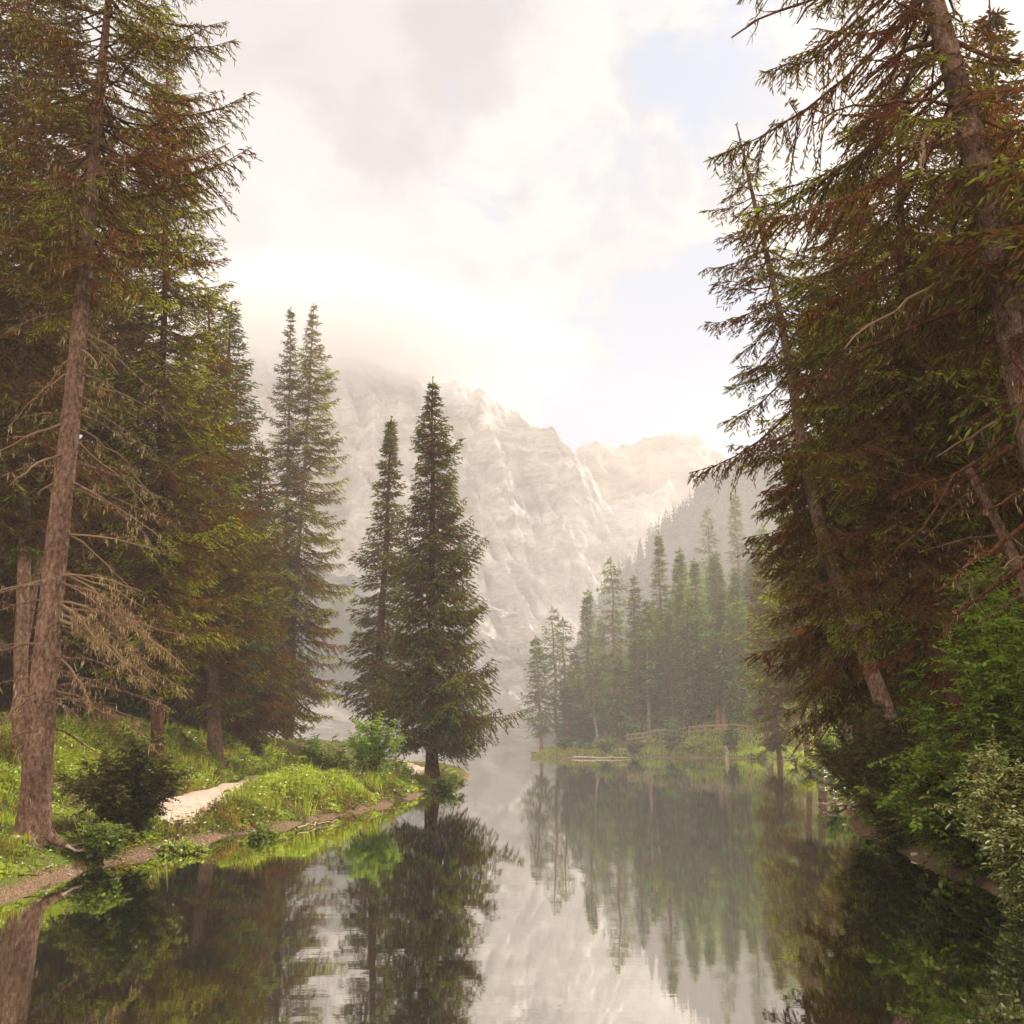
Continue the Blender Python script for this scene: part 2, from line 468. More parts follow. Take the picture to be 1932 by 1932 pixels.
def ground_mat():
    m, t = new_mat('bank_soil'); L = t.links
    g = N(t, 'ShaderNodeNewGeometry'); sep = N(t, 'ShaderNodeSeparateXYZ'); L.new(g.outputs['Position'], sep.inputs[0])
    def nz(s, d=5):
        n = N(t, 'ShaderNodeTexNoise'); n.inputs['Scale'].default_value = s; n.inputs['Detail'].default_value = d; n.inputs['Roughness'].default_value = .65
        L.new(g.outputs['Position'], n.inputs['Vector']); return n.outputs[0]
    a = nz(.5); b = nz(9.0, 6); c = nz(45, 3)
    soil = ramp(t, [(.35, (.07, .04, .025)), (.55, (.14, .085, .05)), (.7, (.24, .17, .11))]); L.new(b, soil.inputs[0])
    moss = ramp(t, [(.35, (.05, .06, .015)), (.65, (.16, .21, .035))]); L.new(c, moss.inputs[0])
    gm = ramp(t, [(.42, 0.0), (.55, 1.0)]); L.new(mth(t, 'ADD', mth(t, 'MULTIPLY', a, .6), mth(t, 'MULTIPLY', b, .4)), gm.inputs[0])
    col = mixc(t, gm.outputs[0], soil.outputs[0], moss.outputs[0])
    grit = ramp(t, [(.38, (.10, .06, .04)), (.55, (.22, .145, .09)), (.70, (.46, .36, .26))]); L.new(c, grit.inputs[0])
    zz = mth(t, 'ADD', sep.outputs[2], mth(t, 'MULTIPLY', mth(t, 'SUBTRACT', b, .5), .14))
    sh = ramp(t, [(.05, 1.0), (.14, 0.0)]); L.new(zz, sh.inputs[0])
    col = mixc(t, sh.outputs[0], col, grit.outputs[0])
    d = N(t, 'ShaderNodeBsdfDiffuse'); L.new(col, d.inputs[0])
    bp = N(t, 'ShaderNodeBump'); bp.inputs['Strength'].default_value = .8; bp.inputs['Distance'].default_value = .05
    L.new(mth(t, 'ADD', b, mth(t, 'MULTIPLY', c, .5)), bp.inputs['Height']); L.new(bp.outputs[0], d.inputs['Normal'])
    finish(t, d.outputs[0]); return m


def simple_noise_mat(name, stops, scale, bump=.5, dist=.02, stretch=None, rough=.8):
    m, t = new_mat(name); L = t.links
    tc = N(t, 'ShaderNodeTexCoord'); mp = N(t, 'ShaderNodeMapping')
    if stretch: mp.inputs['Scale'].default_value = stretch
    L.new(tc.outputs['Object'], mp.inputs[0])
    n = N(t, 'ShaderNodeTexNoise'); n.inputs['Scale'].default_value = scale; n.inputs['Detail'].default_value = 7; n.inputs['Roughness'].default_value = .65
    L.new(mp.outputs[0], n.inputs['Vector'])
    r = ramp(t, stops); L.new(n.outputs[0], r.inputs[0])
    d = N(t, 'ShaderNodeBsdfDiffuse'); L.new(r.outputs[0], d.inputs[0])
    b = N(t, 'ShaderNodeBump'); b.inputs['Strength'].default_value = bump; b.inputs['Distance'].default_value = dist
    L.new(n.outputs[0], b.inputs['Height']); L.new(b.outputs[0], d.inputs['Normal'])
    finish(t, d.outputs[0]); return m


M['ground'] = ground_mat()
M['path'] = simple_noise_mat('pale_gravel', [(.3, (.30, .21, .16)), (.5, (.50, .39, .31)), (.7, (.64, .53, .44))], 9.0, .35, .015)
M['wood'] = simple_noise_mat('weathered_wood', [(.3, (.20, .14, .09)), (.6, (.42, .31, .22)), (.75, (.55, .44, .33))], 9.0, .5, .02, (4, 4, .6))
M['drift'] = simple_noise_mat('driftwood', [(.3, (.28, .20, .14)), (.55, (.50, .40, .30)), (.75, (.68, .58, .47))], 12.0, .5, .02)
M['stone'] = simple_noise_mat('shore_stone', [(.3, (.22, .17, .13)), (.6, (.42, .35, .29)), (.75, (.58, .52, .45))], 8.0, .5, .02)
M['rockA'] = rock_mat('limestone', (.52, .475, .46), (.92, .87, .84), .06, .80)
M['rockB'] = rock_mat('far_limestone', (.45, .38, .33), (.80, .70, .62), .04, None)
M['foot'] = rock_mat('wooded_scree', (.38, .36, .34), (.74, .70, .66), .05, None, (.10, .115, .10))
M['hillsoil'] = rock_mat('hill_soil', (.10, .095, .085), (.15, .15, .12), .08, None)


def water_mat():
    m, t = new_mat('lake_water'); L = t.links
    g = N(t, 'ShaderNodeNewGeometry')
    def wave(sx, sy, s, d):
        mp = N(t, 'ShaderNodeMapping'); mp.inputs['Scale'].default_value = (sx, sy, 1)
        L.new(g.outputs['Position'], mp.inputs[0])
        n = N(t, 'ShaderNodeTexNoise'); n.inputs['Scale'].default_value = s; n.inputs['Detail'].default_value = d
        L.new(mp.outputs[0], n.inputs['Vector']); return n.outputs[0]
    h = mth(t, 'ADD', mth(t, 'MULTIPLY', wave(.6, 1.6, 2.2, 2), .9), mth(t, 'MULTIPLY', wave(1, 2.2, 9, 2), .13))
    b = N(t, 'ShaderNodeBump'); b.inputs['Strength'].default_value = 1.0; b.inputs['Distance'].default_value = 0.0006
    L.new(h, b.inputs['Height'])
    gl = N(t, 'ShaderNodeBsdfGlossy'); gl.inputs['Roughness'].default_value = .02; gl.inputs['Color'].default_value = (.98, .98, .97, 1)
    df = N(t, 'ShaderNodeBsdfDiffuse'); df.inputs['Color'].default_value = (.035, .045, .022, 1)
    L.new(b.outputs[0], gl.inputs['Normal'])
    fr = N(t, 'ShaderNodeFresnel'); fr.inputs['IOR'].default_value = 1.33; L.new(b.outputs[0], fr.inputs['Normal'])
    fac = mth(t, 'ADD', mth(t, 'MULTIPLY', fr.outputs[0], .5), .74, clamp=True)
    mx = N(t, 'ShaderNodeMixShader'); L.new(fac, mx.inputs[0]); L.new(df.outputs[0], mx.inputs[1]); L.new(gl.outputs[0], mx.inputs[2])
    finish(t, mx.outputs[0]); return m


M['water'] = water_mat()

# ------------------------------------------------------------------ the lake and the land
LS = [G(*p)[:2] for p in [(-60, 1712), (0, 1690), (90, 1662), (200, 1632), (320, 1600), (410, 1580), (500, 1567), (560, 1555), (640, 1540), (700, 1527), (760, 1508), (800, 1497), (845, 1486), (868, 1477), (880, 1466), (876, 1455)]]
left_shore = [(-60., -60.), (-22., -12.), (-15., 0.), (-11., 6.)] + [tuple(p) for p in LS]
tipx, tipy = LS[-1]
back_shore = [(tipx - 1.5, tipy + 5), (tipx - 6, tipy + 12), (tipx - 16, tipy + 20), (-40., 95.), (-90., 140.), (-160., 210.), (-200., 266.)]
far_end = [(-10., 266.), (45., 262.), (32., 200.), (14., 170.), (5., 150.), (2.6, 132.)]
FS = [G(*p)[:2] for p in [(1012, 1428), (1080, 1430), (1160, 1429), (1260, 1429), (1360, 1430), (1440, 1431), (1485, 1433), (1497, 1441), (1530, 1458), (1570, 1476), (1580, 1500), (1600, 1530), (1632, 1572), (1690, 1600), (1750, 1624), (1820, 1656), (1905, 1700)]]
right_shore = [tuple(p) for p in FS] + [(5.35, 9.6), (5.2, 5.), (5.6, -2.), (9., -8.), (20., -60.)]
LAKE = np.array(left_shore + back_shore + far_end + right_shore)


def shore_d(x, y):
    """distance to the shore line, positive on land"""
    x = np.asarray(x, float); y = np.asarray(y, float); sh = x.shape
    x = x.ravel(); y = y.ravel(); best = np.full(len(x), 1e9); inside = np.zeros(len(x), bool)
    n = len(LAKE)
    for i in range(n):
        ax, ay = LAKE[i]; bx, by = LAKE[(i + 1) % n]
        dx, dy = bx - ax, by - ay
        t = np.clip(((x - ax) * dx + (y - ay) * dy) / (dx * dx + dy * dy), 0, 1)
        best = np.minimum(best, np.hypot(x - ax - t * dx, y - ay - t * dy))
        c = ((ay > y) != (by > y))
        xi = ax + (y - ay) / (dy if abs(dy) > 1e-9 else 1e-9) * dx
        inside ^= c & (x < xi)
    return np.where(inside, -best, best).reshape(sh)


# footpath: a winding gravel strip that follows the bank
PATH = [tuple(G(*p)[:2]) for p in [(262, 1531, .5), (320, 1520, .5), (400, 1505, .5), (462, 1487, .5), (495, 1478, .5), (508, 1470, .5)]]
PATH2 = [tuple(G(*p)[:2]) for p in [(812, 1462, .5), (775, 1450, .5), (745, 1438, .5), (735, 1428, .5), (728, 1420, .5)]]


def resample(pts, step):
    pts = np.array(pts); out = []
    n = len(pts)
    for i in range(n - 1):
        p0 = pts[max(i - 1, 0)]; p1 = pts[i]; p2 = pts[i + 1]; p3 = pts[min(i + 2, n - 1)]
        k = max(2, int(np.linalg.norm(p2 - p1) / step))
        for t in np.linspace(0, 1, k, endpoint=False):
            out.append(.5 * ((2 * p1) + (-p0 + p2) * t + (2 * p0 - 5 * p1 + 4 * p2 - p3) * t * t + (-p0 + 3 * p1 - 3 * p2 + p3) * t ** 3))
    out.append(pts[-1])
    return np.array(out)


PC = resample(PATH, .25)
PC2 = resample(PATH2, .25)
PCS = resample([tuple(G(*p)[:2]) for p in [(-900, 1640, .5), (-300, 1585, .5), (60, 1562, .5)]] + PATH + [tuple(G(*p)[:2]) for p in [(590, 1456, .5), (660, 1447, .5), (700, 1438, .5)]], .4)


def path_d(x, y):
    x = np.asarray(x, float); y = np.asarray(y, float)
    b = np.full(x.shape, 1e9)
    for p in np.vstack([PC, PC2[::2]]):
        b = np.minimum(b, np.hypot(x - p[0], y - p[1]))
    return b


def path_side(x, y):
    """distance to the path centre line, and 1 on its inland side"""
    x = np.asarray(x, float); y = np.asarray(y, float)
    b = np.full(x.shape, 1e9); side = np.zeros(x.shape)
    tn = np.gradient(PCS, axis=0)
    n = len(PCS)
    for i in range(0, max(n, 8), 2):
        p = PCS[i]; d = np.hypot(x - p[0], y - p[1]); m = d < b
        cr = tn[i][0] * (y - p[1]) - tn[i][1] * (x - p[0])
        b = np.where(m, d, b); side = np.where(m, (cr > 0) * 1.0, side)
    return b, side


def hgt(x, y):
    x = np.asarray(x, float); y = np.asarray(y, float)
    d = shore_d(x, y) + (fbm(x * .9, y * .9, 2, 5) - .5) * .5 + (fbm(x * 3.1, y * 3.1, 2, 6) - .5) * .28
    dp = np.maximum(d, 0)
    left = .04 + .46 * (1 - np.exp(-dp / .7)) + .012 * dp + .10 * np.maximum(dp - 9, 0)
    left = np.minimum(left, 9)
    dr = np.maximum(dp - 2.5 - 4.5 * sstep(60, 100, y), 0)
    right = .04 + .45 * (1 - np.exp(-dp / .8)) + .08 * dp + .38 * dr * sstep(30, 70, y) + .22 * dr * (1 - sstep(30, 70, y))
    right = np.minimum(right, 40)
    pl, far_ = path_side(x, y)
    left = left + 1.15 * sstep(.75, 3.2, pl) * far_ * sstep(-1.0, -3.5, x)
    w = sstep(-1.5, 1.5, x) * (1 - sstep(225, 262, y))
    land = left * (1 - w) + right * w
    bump = (fbm(x * .6, y * .6, 3, 11) - .5) * .22 * sstep(.3, 2, d)
    sea = -np.minimum(.02 + .22 * np.abs(np.minimum(d, 0)), 4)
    return np.where(d > 0, land + bump, sea)


def h1(x, y):
    return float(hgt(np.array([x]), np.array([y]))[0])


def axis(lo, a, b, hi, step, grow=1.12):
    mid = list(np.arange(a, b, step)); s = step; v = mid[-1]
    while v < hi:
        s *= grow; v += s; mid.append(min(v, hi))
    s = step; v = a; pre = []
    while v > lo:
        s *= grow; v -= s; pre.append(max(v, lo))
    return np.array(pre[::-1] + mid)


def build_ground():
    xs = axis(-690, -20, 14, 690, .28, 1.06); ys = axis(-55, 7, 62, 690, .30, 1.05)
    X, Y = np.meshgrid(xs, ys)
    Z = hgt(X, Y)
    nx, ny = len(xs), len(ys)
    V = np.stack([X, Y, Z], -1).reshape(-1, 3)
    i = np.arange(ny - 1)[:, None] * nx + np.arange(nx - 1)[None, :]
    Q = np.stack([i, i + 1, i + nx + 1, i + nx], -1).reshape(-1, 4)
    g = Geo(); g.add(V, Q); o = g.obj('ground', [M['ground']], smooth=True)
    tag(o, kind='structure')
    g = Geo(); g.add([(-690, -55, 0), (690, -55, 0), (690, 690, 0), (-690, 690, 0)], [(0, 1, 2, 3)])
    tag(g.obj('water', [M['water']]), kind='structure')


build_ground()

def build_path(PC):
    tn = np.gradient(PC, axis=0); tn /= np.linalg.norm(tn, axis=1, keepdims=True)
    nrm = np.stack([-tn[:, 1], tn[:, 0]], -1); n = len(PC); m = 9
    wv = .78 + .22 * np.sin(np.arange(n) * .35) * .5
    off = np.linspace(-1, 1, m)
    X = PC[:, None, 0] + nrm[:, None, 0] * off[None] * wv[:, None]
    Y = PC[:, None, 1] + nrm[:, None, 1] * off[None] * wv[:, None]
    Z = hgt(X, Y) + .035 * (1 - (np.abs(off)[None] ** 4) * 1.6)
    i = np.arange(n - 1)[:, None] * m + np.arange(m - 1)[None]
    Q = np.stack([i, i + m, i + m + 1, i + 1], -1).reshape(-1, 4)
    g = Geo(); g.add(np.stack([X, Y, Z], -1).reshape(-1, 3), Q)
    tag(g.obj('path', [M['path']], smooth=True), kind='structure')


build_path(PC)
build_path(PC2)


def build_mountain(name, crest, Yb, Yc, mat, seed, rough, na=260, nr=90, power=1.25, gully=.04):
    pxs = np.array([c[0] for c in crest], float); pys = np.array([c[1] for c in crest], float)
    A = np.linspace(pxs[0], pxs[-1], na)
    cp = np.interp(A, pxs, pys)
    cp = cp + (fbm(A * .05, A * 0, 4, seed) - .5) * 24
    D = np.array([P(a, p, Yc) for a, p in zip(A, cp)])
    zc = D[:, 2]; xr = D[:, 0] / Yc
    T = np.concatenate([np.linspace(0, 1, nr), 1 + np.linspace(.04, .6, 14)])
    tt = T[:, None]
    Yv = Yb + (Yc - Yb) * tt + 0 * A[None]
    base = np.where(tt <= 1, np.abs(tt) ** power, 1 - (tt - 1) * 1.6)
    Xv = xr[None] * Yv
    u = Xv * .02; v = Yv * .02
    rd = fbm(u * 1.3 + v * .5, v * .6 - u * .2, 5, seed + 3, True)
    # buttresses and gullies that run down the face, tilted strata across it
    span = 350.0; AA = A[None] + 0 * tt; TT = tt * span
    wob = 60 * (fbm(AA * .006, TT * .006, 3, seed + 40) - .5)
    cross = AA * .57 + TT * .82 + wob; along = AA * .82 - TT * .57
    gl = fbm(cross * .019, along * .0075, 6, seed + 9, True)
    st = fbm(cross * .075, along * .010 + 5, 5, seed + 21, True)
    env = np.clip(tt * (1.02 - tt) * 4, 0, 1) ** .6
    Z = zc[None] * base + (rd - .5) * rough * env + (gl - .55) * rough * 1.1 * env + (st - .5) * rough * .45 * env
    Yv = Yv + (gl - .5) * rough * -1.6 * env
    Z = np.maximum(Z, -3)
    n = len(T); V = np.stack([Xv, Yv, Z], -1).reshape(-1, 3)
    i = np.arange(n - 1)[:, None] * na + np.arange(na - 1)[None]
    Q = np.stack([i, i + 1, i + na + 1, i + na], -1).reshape(-1, 4)
    g = Geo(); g.add(V, Q)
    o = g.obj(name, [mat], smooth=True)
    tag(o, kind='structure')
    return o


build_mountain('mountain', [(250, 640), (500, 660), (640, 690), (720, 696), (800, 715), (880, 742), (955, 770), (978, 792), (1000, 808), (1032, 826), (1048, 822), (1062, 842), (1090, 875), (1115, 905), (1140, 950), (1160, 985), (1200, 1020), (1260, 1080), (1400, 1150)],
               330, 470, M['rockA'], 3, 24, 420, 150, 1.15)
build_mountain('mountain', [(1040, 1060), (1100, 1010), (1150, 958), (1195, 938), (1232, 932), (1262, 922), (1285, 945), (1310, 975), (1400, 1030), (1600, 1080)],
               350, 480, M['rockA'], 15, 20, 240, 90, 1.2)
build_mountain('mountain', [(900, 900), (1040, 862), (1090, 853), (1130, 846), (1200, 836), (1232, 828), (1275, 819), (1310, 827), (1345, 846), (1400, 880), (1600, 960)],
               400, 520, M['rockB'], 33, 18, 260, 90, 1.1)
build_mountain('foothill', [(-200, 1000), (300, 1040), (640, 1090), (800, 1105), (900, 1135), (940, 1152), (985, 1168), (1010, 1200), (1040, 1245), (1100, 1290), (1250, 1330), (1500, 1350)],
               262, 315, M['foot'], 51, 12, 320, 60, 1.0, .06)
build_mountain('hill', [(1090, 1240), (1130, 1160), (1165, 1108), (1230, 1045), (1290, 985), (1340, 935), (1390, 902), (1440, 878), (1600, 830), (1900, 780)],
               205, 262, M['hillsoil'], 71, 6, 200, 50, 1.0)


# ------------------------------------------------------------------ conifers
def branch(rng, L, sec, step, sl_, sw, hang=.35, droop=.12, tip=.10, fat=.42, bare=.12):
    """one limb along +X: returns sprig starts, directions, lengths, tints and twig segments"""
    ns = max(3, int(L * (1 - bare) / sec))
    t = bare + (1 - bare) * (np.arange(ns) + rng.random(ns) * .6) / ns
    def ax(t):
        return np.stack([L * t, 0 * t, L * (-droop * t - tip * 1.6 * t * (1 - t) * 2 + tip * t ** 3)], -1)
    t2 = np.repeat(t, 2); side = np.tile([1., -1.], ns)
    ls = L * fat * np.minimum(1, (t2 - bare) * 4 + .25) * (1 - t2) ** .65 + sl_ * .8
    ls = ls * (.55 + .7 * rng.random(len(t2)))
    an = radians(52) + rng.normal(size=len(t2)) * .22
    D = np.stack([np.cos(an), side * np.sin(an), -hang * (.3 + rng.random(len(t2)))], -1); D = norm(D)
    P0 = ax(t2)
    K = np.maximum(1, np.ceil(ls / step)).astype(int)
    idx = np.repeat(np.arange(len(t2)), K)
    k = np.arange(len(idx)) - np.repeat(np.cumsum(K) - K, K)
    s = (k + rng.random(len(idx)) * .8) / K[idx] * ls[idx]
    pos = P0[idx] + D[idx] * s[:, None]; pos[:, 2] -= hang * .5 * s ** 2
    sg = np.where(rng.random(len(idx)) < .5, 1., -1.)
    a2 = radians(42) + rng.normal(size=len(idx)) * .3
    lat = np.stack([-D[idx][:, 1], D[idx][:, 0], 0 * a2], -1)
    d2 = D[idx] * np.cos(a2)[:, None] + lat * (sg * np.sin(a2))[:, None]
    d2[:, 2] -= hang * (.1 + .9 * rng.random(len(idx)))
    ln = sl_ * (.65 + .7 * rng.random(len(idx)))
    # shoots sitting on the limb itself and its tip
    nt_ = max(3, int(L / step * .5)); tt = bare + (1 - bare) * rng.random(nt_) ** .8
    p3 = ax(tt); d3 = np.stack([np.full(nt_, .8), rng.normal(size=nt_) * .5, rng.normal(size=nt_) * .25], -1)
    S = np.vstack([pos, p3]); Dd = np.vstack([d2, d3]); LL = np.concatenate([ln, sl_ * (.7 + .5 * rng.random(nt_))])
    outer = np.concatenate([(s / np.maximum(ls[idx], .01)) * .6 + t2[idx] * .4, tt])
    E = P0 + D * ls[:, None]; E[:, 2] -= hang * .5 * ls ** 2
    axp = ax(np.linspace(0, 1, 6))
    return S, Dd, LL, outer, P0, E, axp


def rot_branch(V, az, el):
    x, y, z = V[:, 0], V[:, 1], V[:, 2]
    x2 = x * cos(el) - z * sin(el); z2 = x * sin(el) + z * cos(el)
    return np.stack([x2 * cos(az) - y * sin(az), x2 * sin(az) + y * cos(az), z2], -1)


def trunk_curve(h, bend, n=28, wob=0.0, seed=0):
    """bend: list of (z, x, y) control offsets"""
    b = np.array(bend, float); z = np.linspace(0, h, n)
    x = np.interp(z, b[:, 0], b[:, 1]); y = np.interp(z, b[:, 0], b[:, 2])
    for _ in range(3):
        x[1:-1] = (x[:-2] + x[1:-1] * 2 + x[2:]) / 4; y[1:-1] = (y[:-2] + y[1:-1] * 2 + y[2:]) / 4
    if wob:
        x = x + (vnoise(z * .5, z * 0, seed) - .5) * wob; y = y + (vnoise(z * .5, z * 0 + 7, seed) - .5) * wob
    return np.stack([x, y, z], -1)


def conifer(parent, rng, h, r0, cb, R, mats, bark, bend=((0, 0, 0), (1, 0, 0)), dz=.32, nb=5, sec=.14, step=.09, sl_=.16, sw=.05,
            p=.85, hang=.35, droop=.12, tip=.1, el_top=35, el_bot=-12, gap=.08, asym=None, tint=(.45, .22), fat=.42, cross=True,
            flare=1.6, seg=12, dead=0, lichen=0.0, bare=.12, round_base=.25, trunk_seg=28, crown_name='crown', wob=0.1, tip_w=.012, skip=None, dead_len=(.5, 1.6)):
    tc_ = trunk_curve(h, [(b[0] * (h if b[0] <= 1 and len(bend) == 2 else 1), b[1], b[2]) for b in bend], trunk_seg, wob, int(rng.integers(999)))
    tz = tc_[:, 2]
    def at(z):
        return np.array([np.interp(z, tz, tc_[:, 0]), np.interp(z, tz, tc_[:, 1]), z])
    u = tz / h
    rad = r0 * (1 - u) ** .85 + tip_w + r0 * (flare - 1) * np.exp(-tz / .35)
    g = Geo(); tube(g, tc_, rad, seg, 0, .5, .10, rng)
    g.obj('trunk', [bark], parent, smooth=True)
    C = Geo(); Lc = Geo()
    z = cb
    allS = []; allD = []; allL = []; allT = []
    pa = []; pb = []; pr = []
    while z < h - min(.4, .03 * h):
        uu = (z - cb) / (h - cb)
        prof = (1 - uu) ** p * min(1, round_base + uu * 5) * min(1, (1 - uu) / .18) ** .45
        n = nb if uu < .9 else max(3, nb - 1)
        ph = rng.random() * 6.28; wk = .82 + .36 * rng.random()
        for k in range(n):
            if rng.random() < gap: continue
            az = ph + k * 2 * pi / n + rng.normal() * .25
            Lb = R * prof * wk * (.55 + .65 * rng.random() ** .8)
            if asym is not None: Lb *= asym(az, uu)
            Lb = max(Lb, .04 + .05 * rng.random())
            zz = z + rng.normal() * dz * .22
            if skip is not None and skip(az, zz, Lb): continue
            el = radians(el_bot + (el_top - el_bot) * uu ** 1.3 + rng.normal() * 6)
            S, D, LL, outer, P0, E, axp = branch(rng, Lb, sec, step, sl_, sw, hang, droop, tip, fat, bare if Lb > .8 else .05)
            o = at(zz)
            bt = rng.normal() * tint[1]
            allS.append(rot_branch(S, az, el) + o); allD.append(rot_branch(D, az, el)); allL.append(LL)
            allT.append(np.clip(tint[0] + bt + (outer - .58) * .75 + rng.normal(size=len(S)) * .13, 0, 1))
            A_ = rot_branch(P0, az, el) + o; B_ = rot_branch(E, az, el) + o
            pa.append(A_); pb.append(B_); pr.append(np.full(len(A_), .0035 + .002 * Lb))
            ap = rot_branch(axp, az, el) + o
            rr = (.010 + .011 * Lb) * np.linspace(1, .25, 5)
            pa.append(ap[:-1]); pb.append(ap[1:]); pr.append(rr)
        z += dz * (1 - .35 * uu) * (.8 + .4 * rng.random())
    # leader
    nl = 9; tz_ = h - rng.random(nl) * min(.6, .04 * h)
    allS.append(np.array([at(q) for q in tz_])); d = rng.normal(size=(nl, 3)) * .5; d[:, 2] = 1.0
    allD.append(d); allL.append(np.full(nl, sl_ * .6)); allT.append(np.full(nl, tint[0]))
    S = np.vstack(allS); D = np.vstack(allD); LL = np.concatenate(allL); T_ = np.concatenate(allT)
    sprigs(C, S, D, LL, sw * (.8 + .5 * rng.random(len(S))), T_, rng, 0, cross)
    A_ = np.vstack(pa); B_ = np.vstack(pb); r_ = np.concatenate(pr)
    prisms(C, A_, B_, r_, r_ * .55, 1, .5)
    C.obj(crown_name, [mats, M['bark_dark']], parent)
    if lichen > 0:
        n = int(len(S) * lichen); ix = rng.integers(0, len(S), n)
        d = rng.normal(size=(n, 3)) * .16; d[:, 2] = -1
        # beards come in patches
        m = fbm(S[ix][:, 0] * 1.7 + S[ix][:, 1], S[ix][:, 2] * 1.7, 2, 77) > .5
        ix = ix[m]; d = d[m]
        sprigs(Lc, S[ix], d, .04 + .15 * rng.random(len(ix)) ** 2, .012 + .014 * rng.random(len(ix)), np.clip(rng.normal(size=len(ix)) * .25 + .45, 0, 1), rng, 0, False)
        Lc.obj('lichen', [M['lichen']], parent)['kind'] = 'stuff'
    return at, (lambda z: r0 * (1 - z / h) ** .85 + tip_w)


def dead_branch(parent, rng, base, az, el, L, r, mat, lich=.6, fork=5, sag=.25, name='dead_branch'):
    g = Geo(); n = 9
    t = np.linspace(0, 1, n)
    pts = np.stack([L * t, np.cumsum(rng.normal(size=n) * .025 * L), -sag * L * t ** 2 + np.cumsum(rng.normal(size=n) * .012 * L)], -1)
    pts[0] = 0
    pts = rot_branch(pts, az, el) + base
    tube(g, pts, r * (1 - t * .8) + .003, 6, 0, .5, .15, rng)
    A = []; B = []; R = []
    for k in range(fork):
        tt = .25 + .7 * rng.random(); i = int(tt * (n - 1)); p0 = pts[i]
        d = norm(pts[min(i + 1, n - 1)] - pts[max(i - 1, 0)])
        d = norm(d + rng.normal(size=3) * .55 + np.array([0, 0, -.15])); l = L * (.12 + .3 * rng.random()) * (1.1 - tt)
        q = p0; m = 3
        for s in range(m):
            q2 = q + d * l / m; A.append(q); B.append(q2); R.append(r * .35 * (1 - s / m) + .002); q = q2; d = norm(d + rng.normal(size=3) * .25)
            for _ in range(2):
                dd = norm(d + rng.normal(size=3) * .7); A.append(q); B.append(q + dd * l * .25); R.append(.0025)
    A = np.array(A); B = np.array(B); R = np.array(R)
    prisms(g, A, B, R, R * .5, 0, .5)
    if lich > 0:
        k = int(lich * L * 55)
        src = np.vstack([pts[1:], A, B]); ix = rng.integers(0, len(src), k)
        d = rng.normal(size=(k, 3)) * .2; d[:, 2] = -1
        sprigs(g, src[ix] + rng.normal(size=(k, 3)) * .012 * L, d, .03 + .13 * rng.random(k) ** 2.5, .008 + .010 * rng.random(k), np.clip(rng.normal(size=k) * .25 + .55, 0, 1), rng, 1, False)
    return g.obj(name, [mat, M['lichen']], parent)


NEAR = dict(sec=.09, step=.042, sl_=.105, sw=.019)
MIDN = dict(sec=.115, step=.065, sl_=.14, sw=.030)
MID = dict(sec=.15, step=.10, sl_=.19, sw=.048)
FAR = dict(sec=.34, step=.26, sl_=.46, sw=.125, cross=False)


def place(px, py_top, Y, x=None):
    """base point and height of a tree whose top is seen at (px, py_top)"""
    t = P(px, py_top, Y); z = h1(t[0], Y)
    return np.array([t[0], Y, z]), t[2] - z


def rel(base, px, py):
    q = P(px, py, base[1]); return (q[2] - base[2], q[0] - base[0], 0.0)


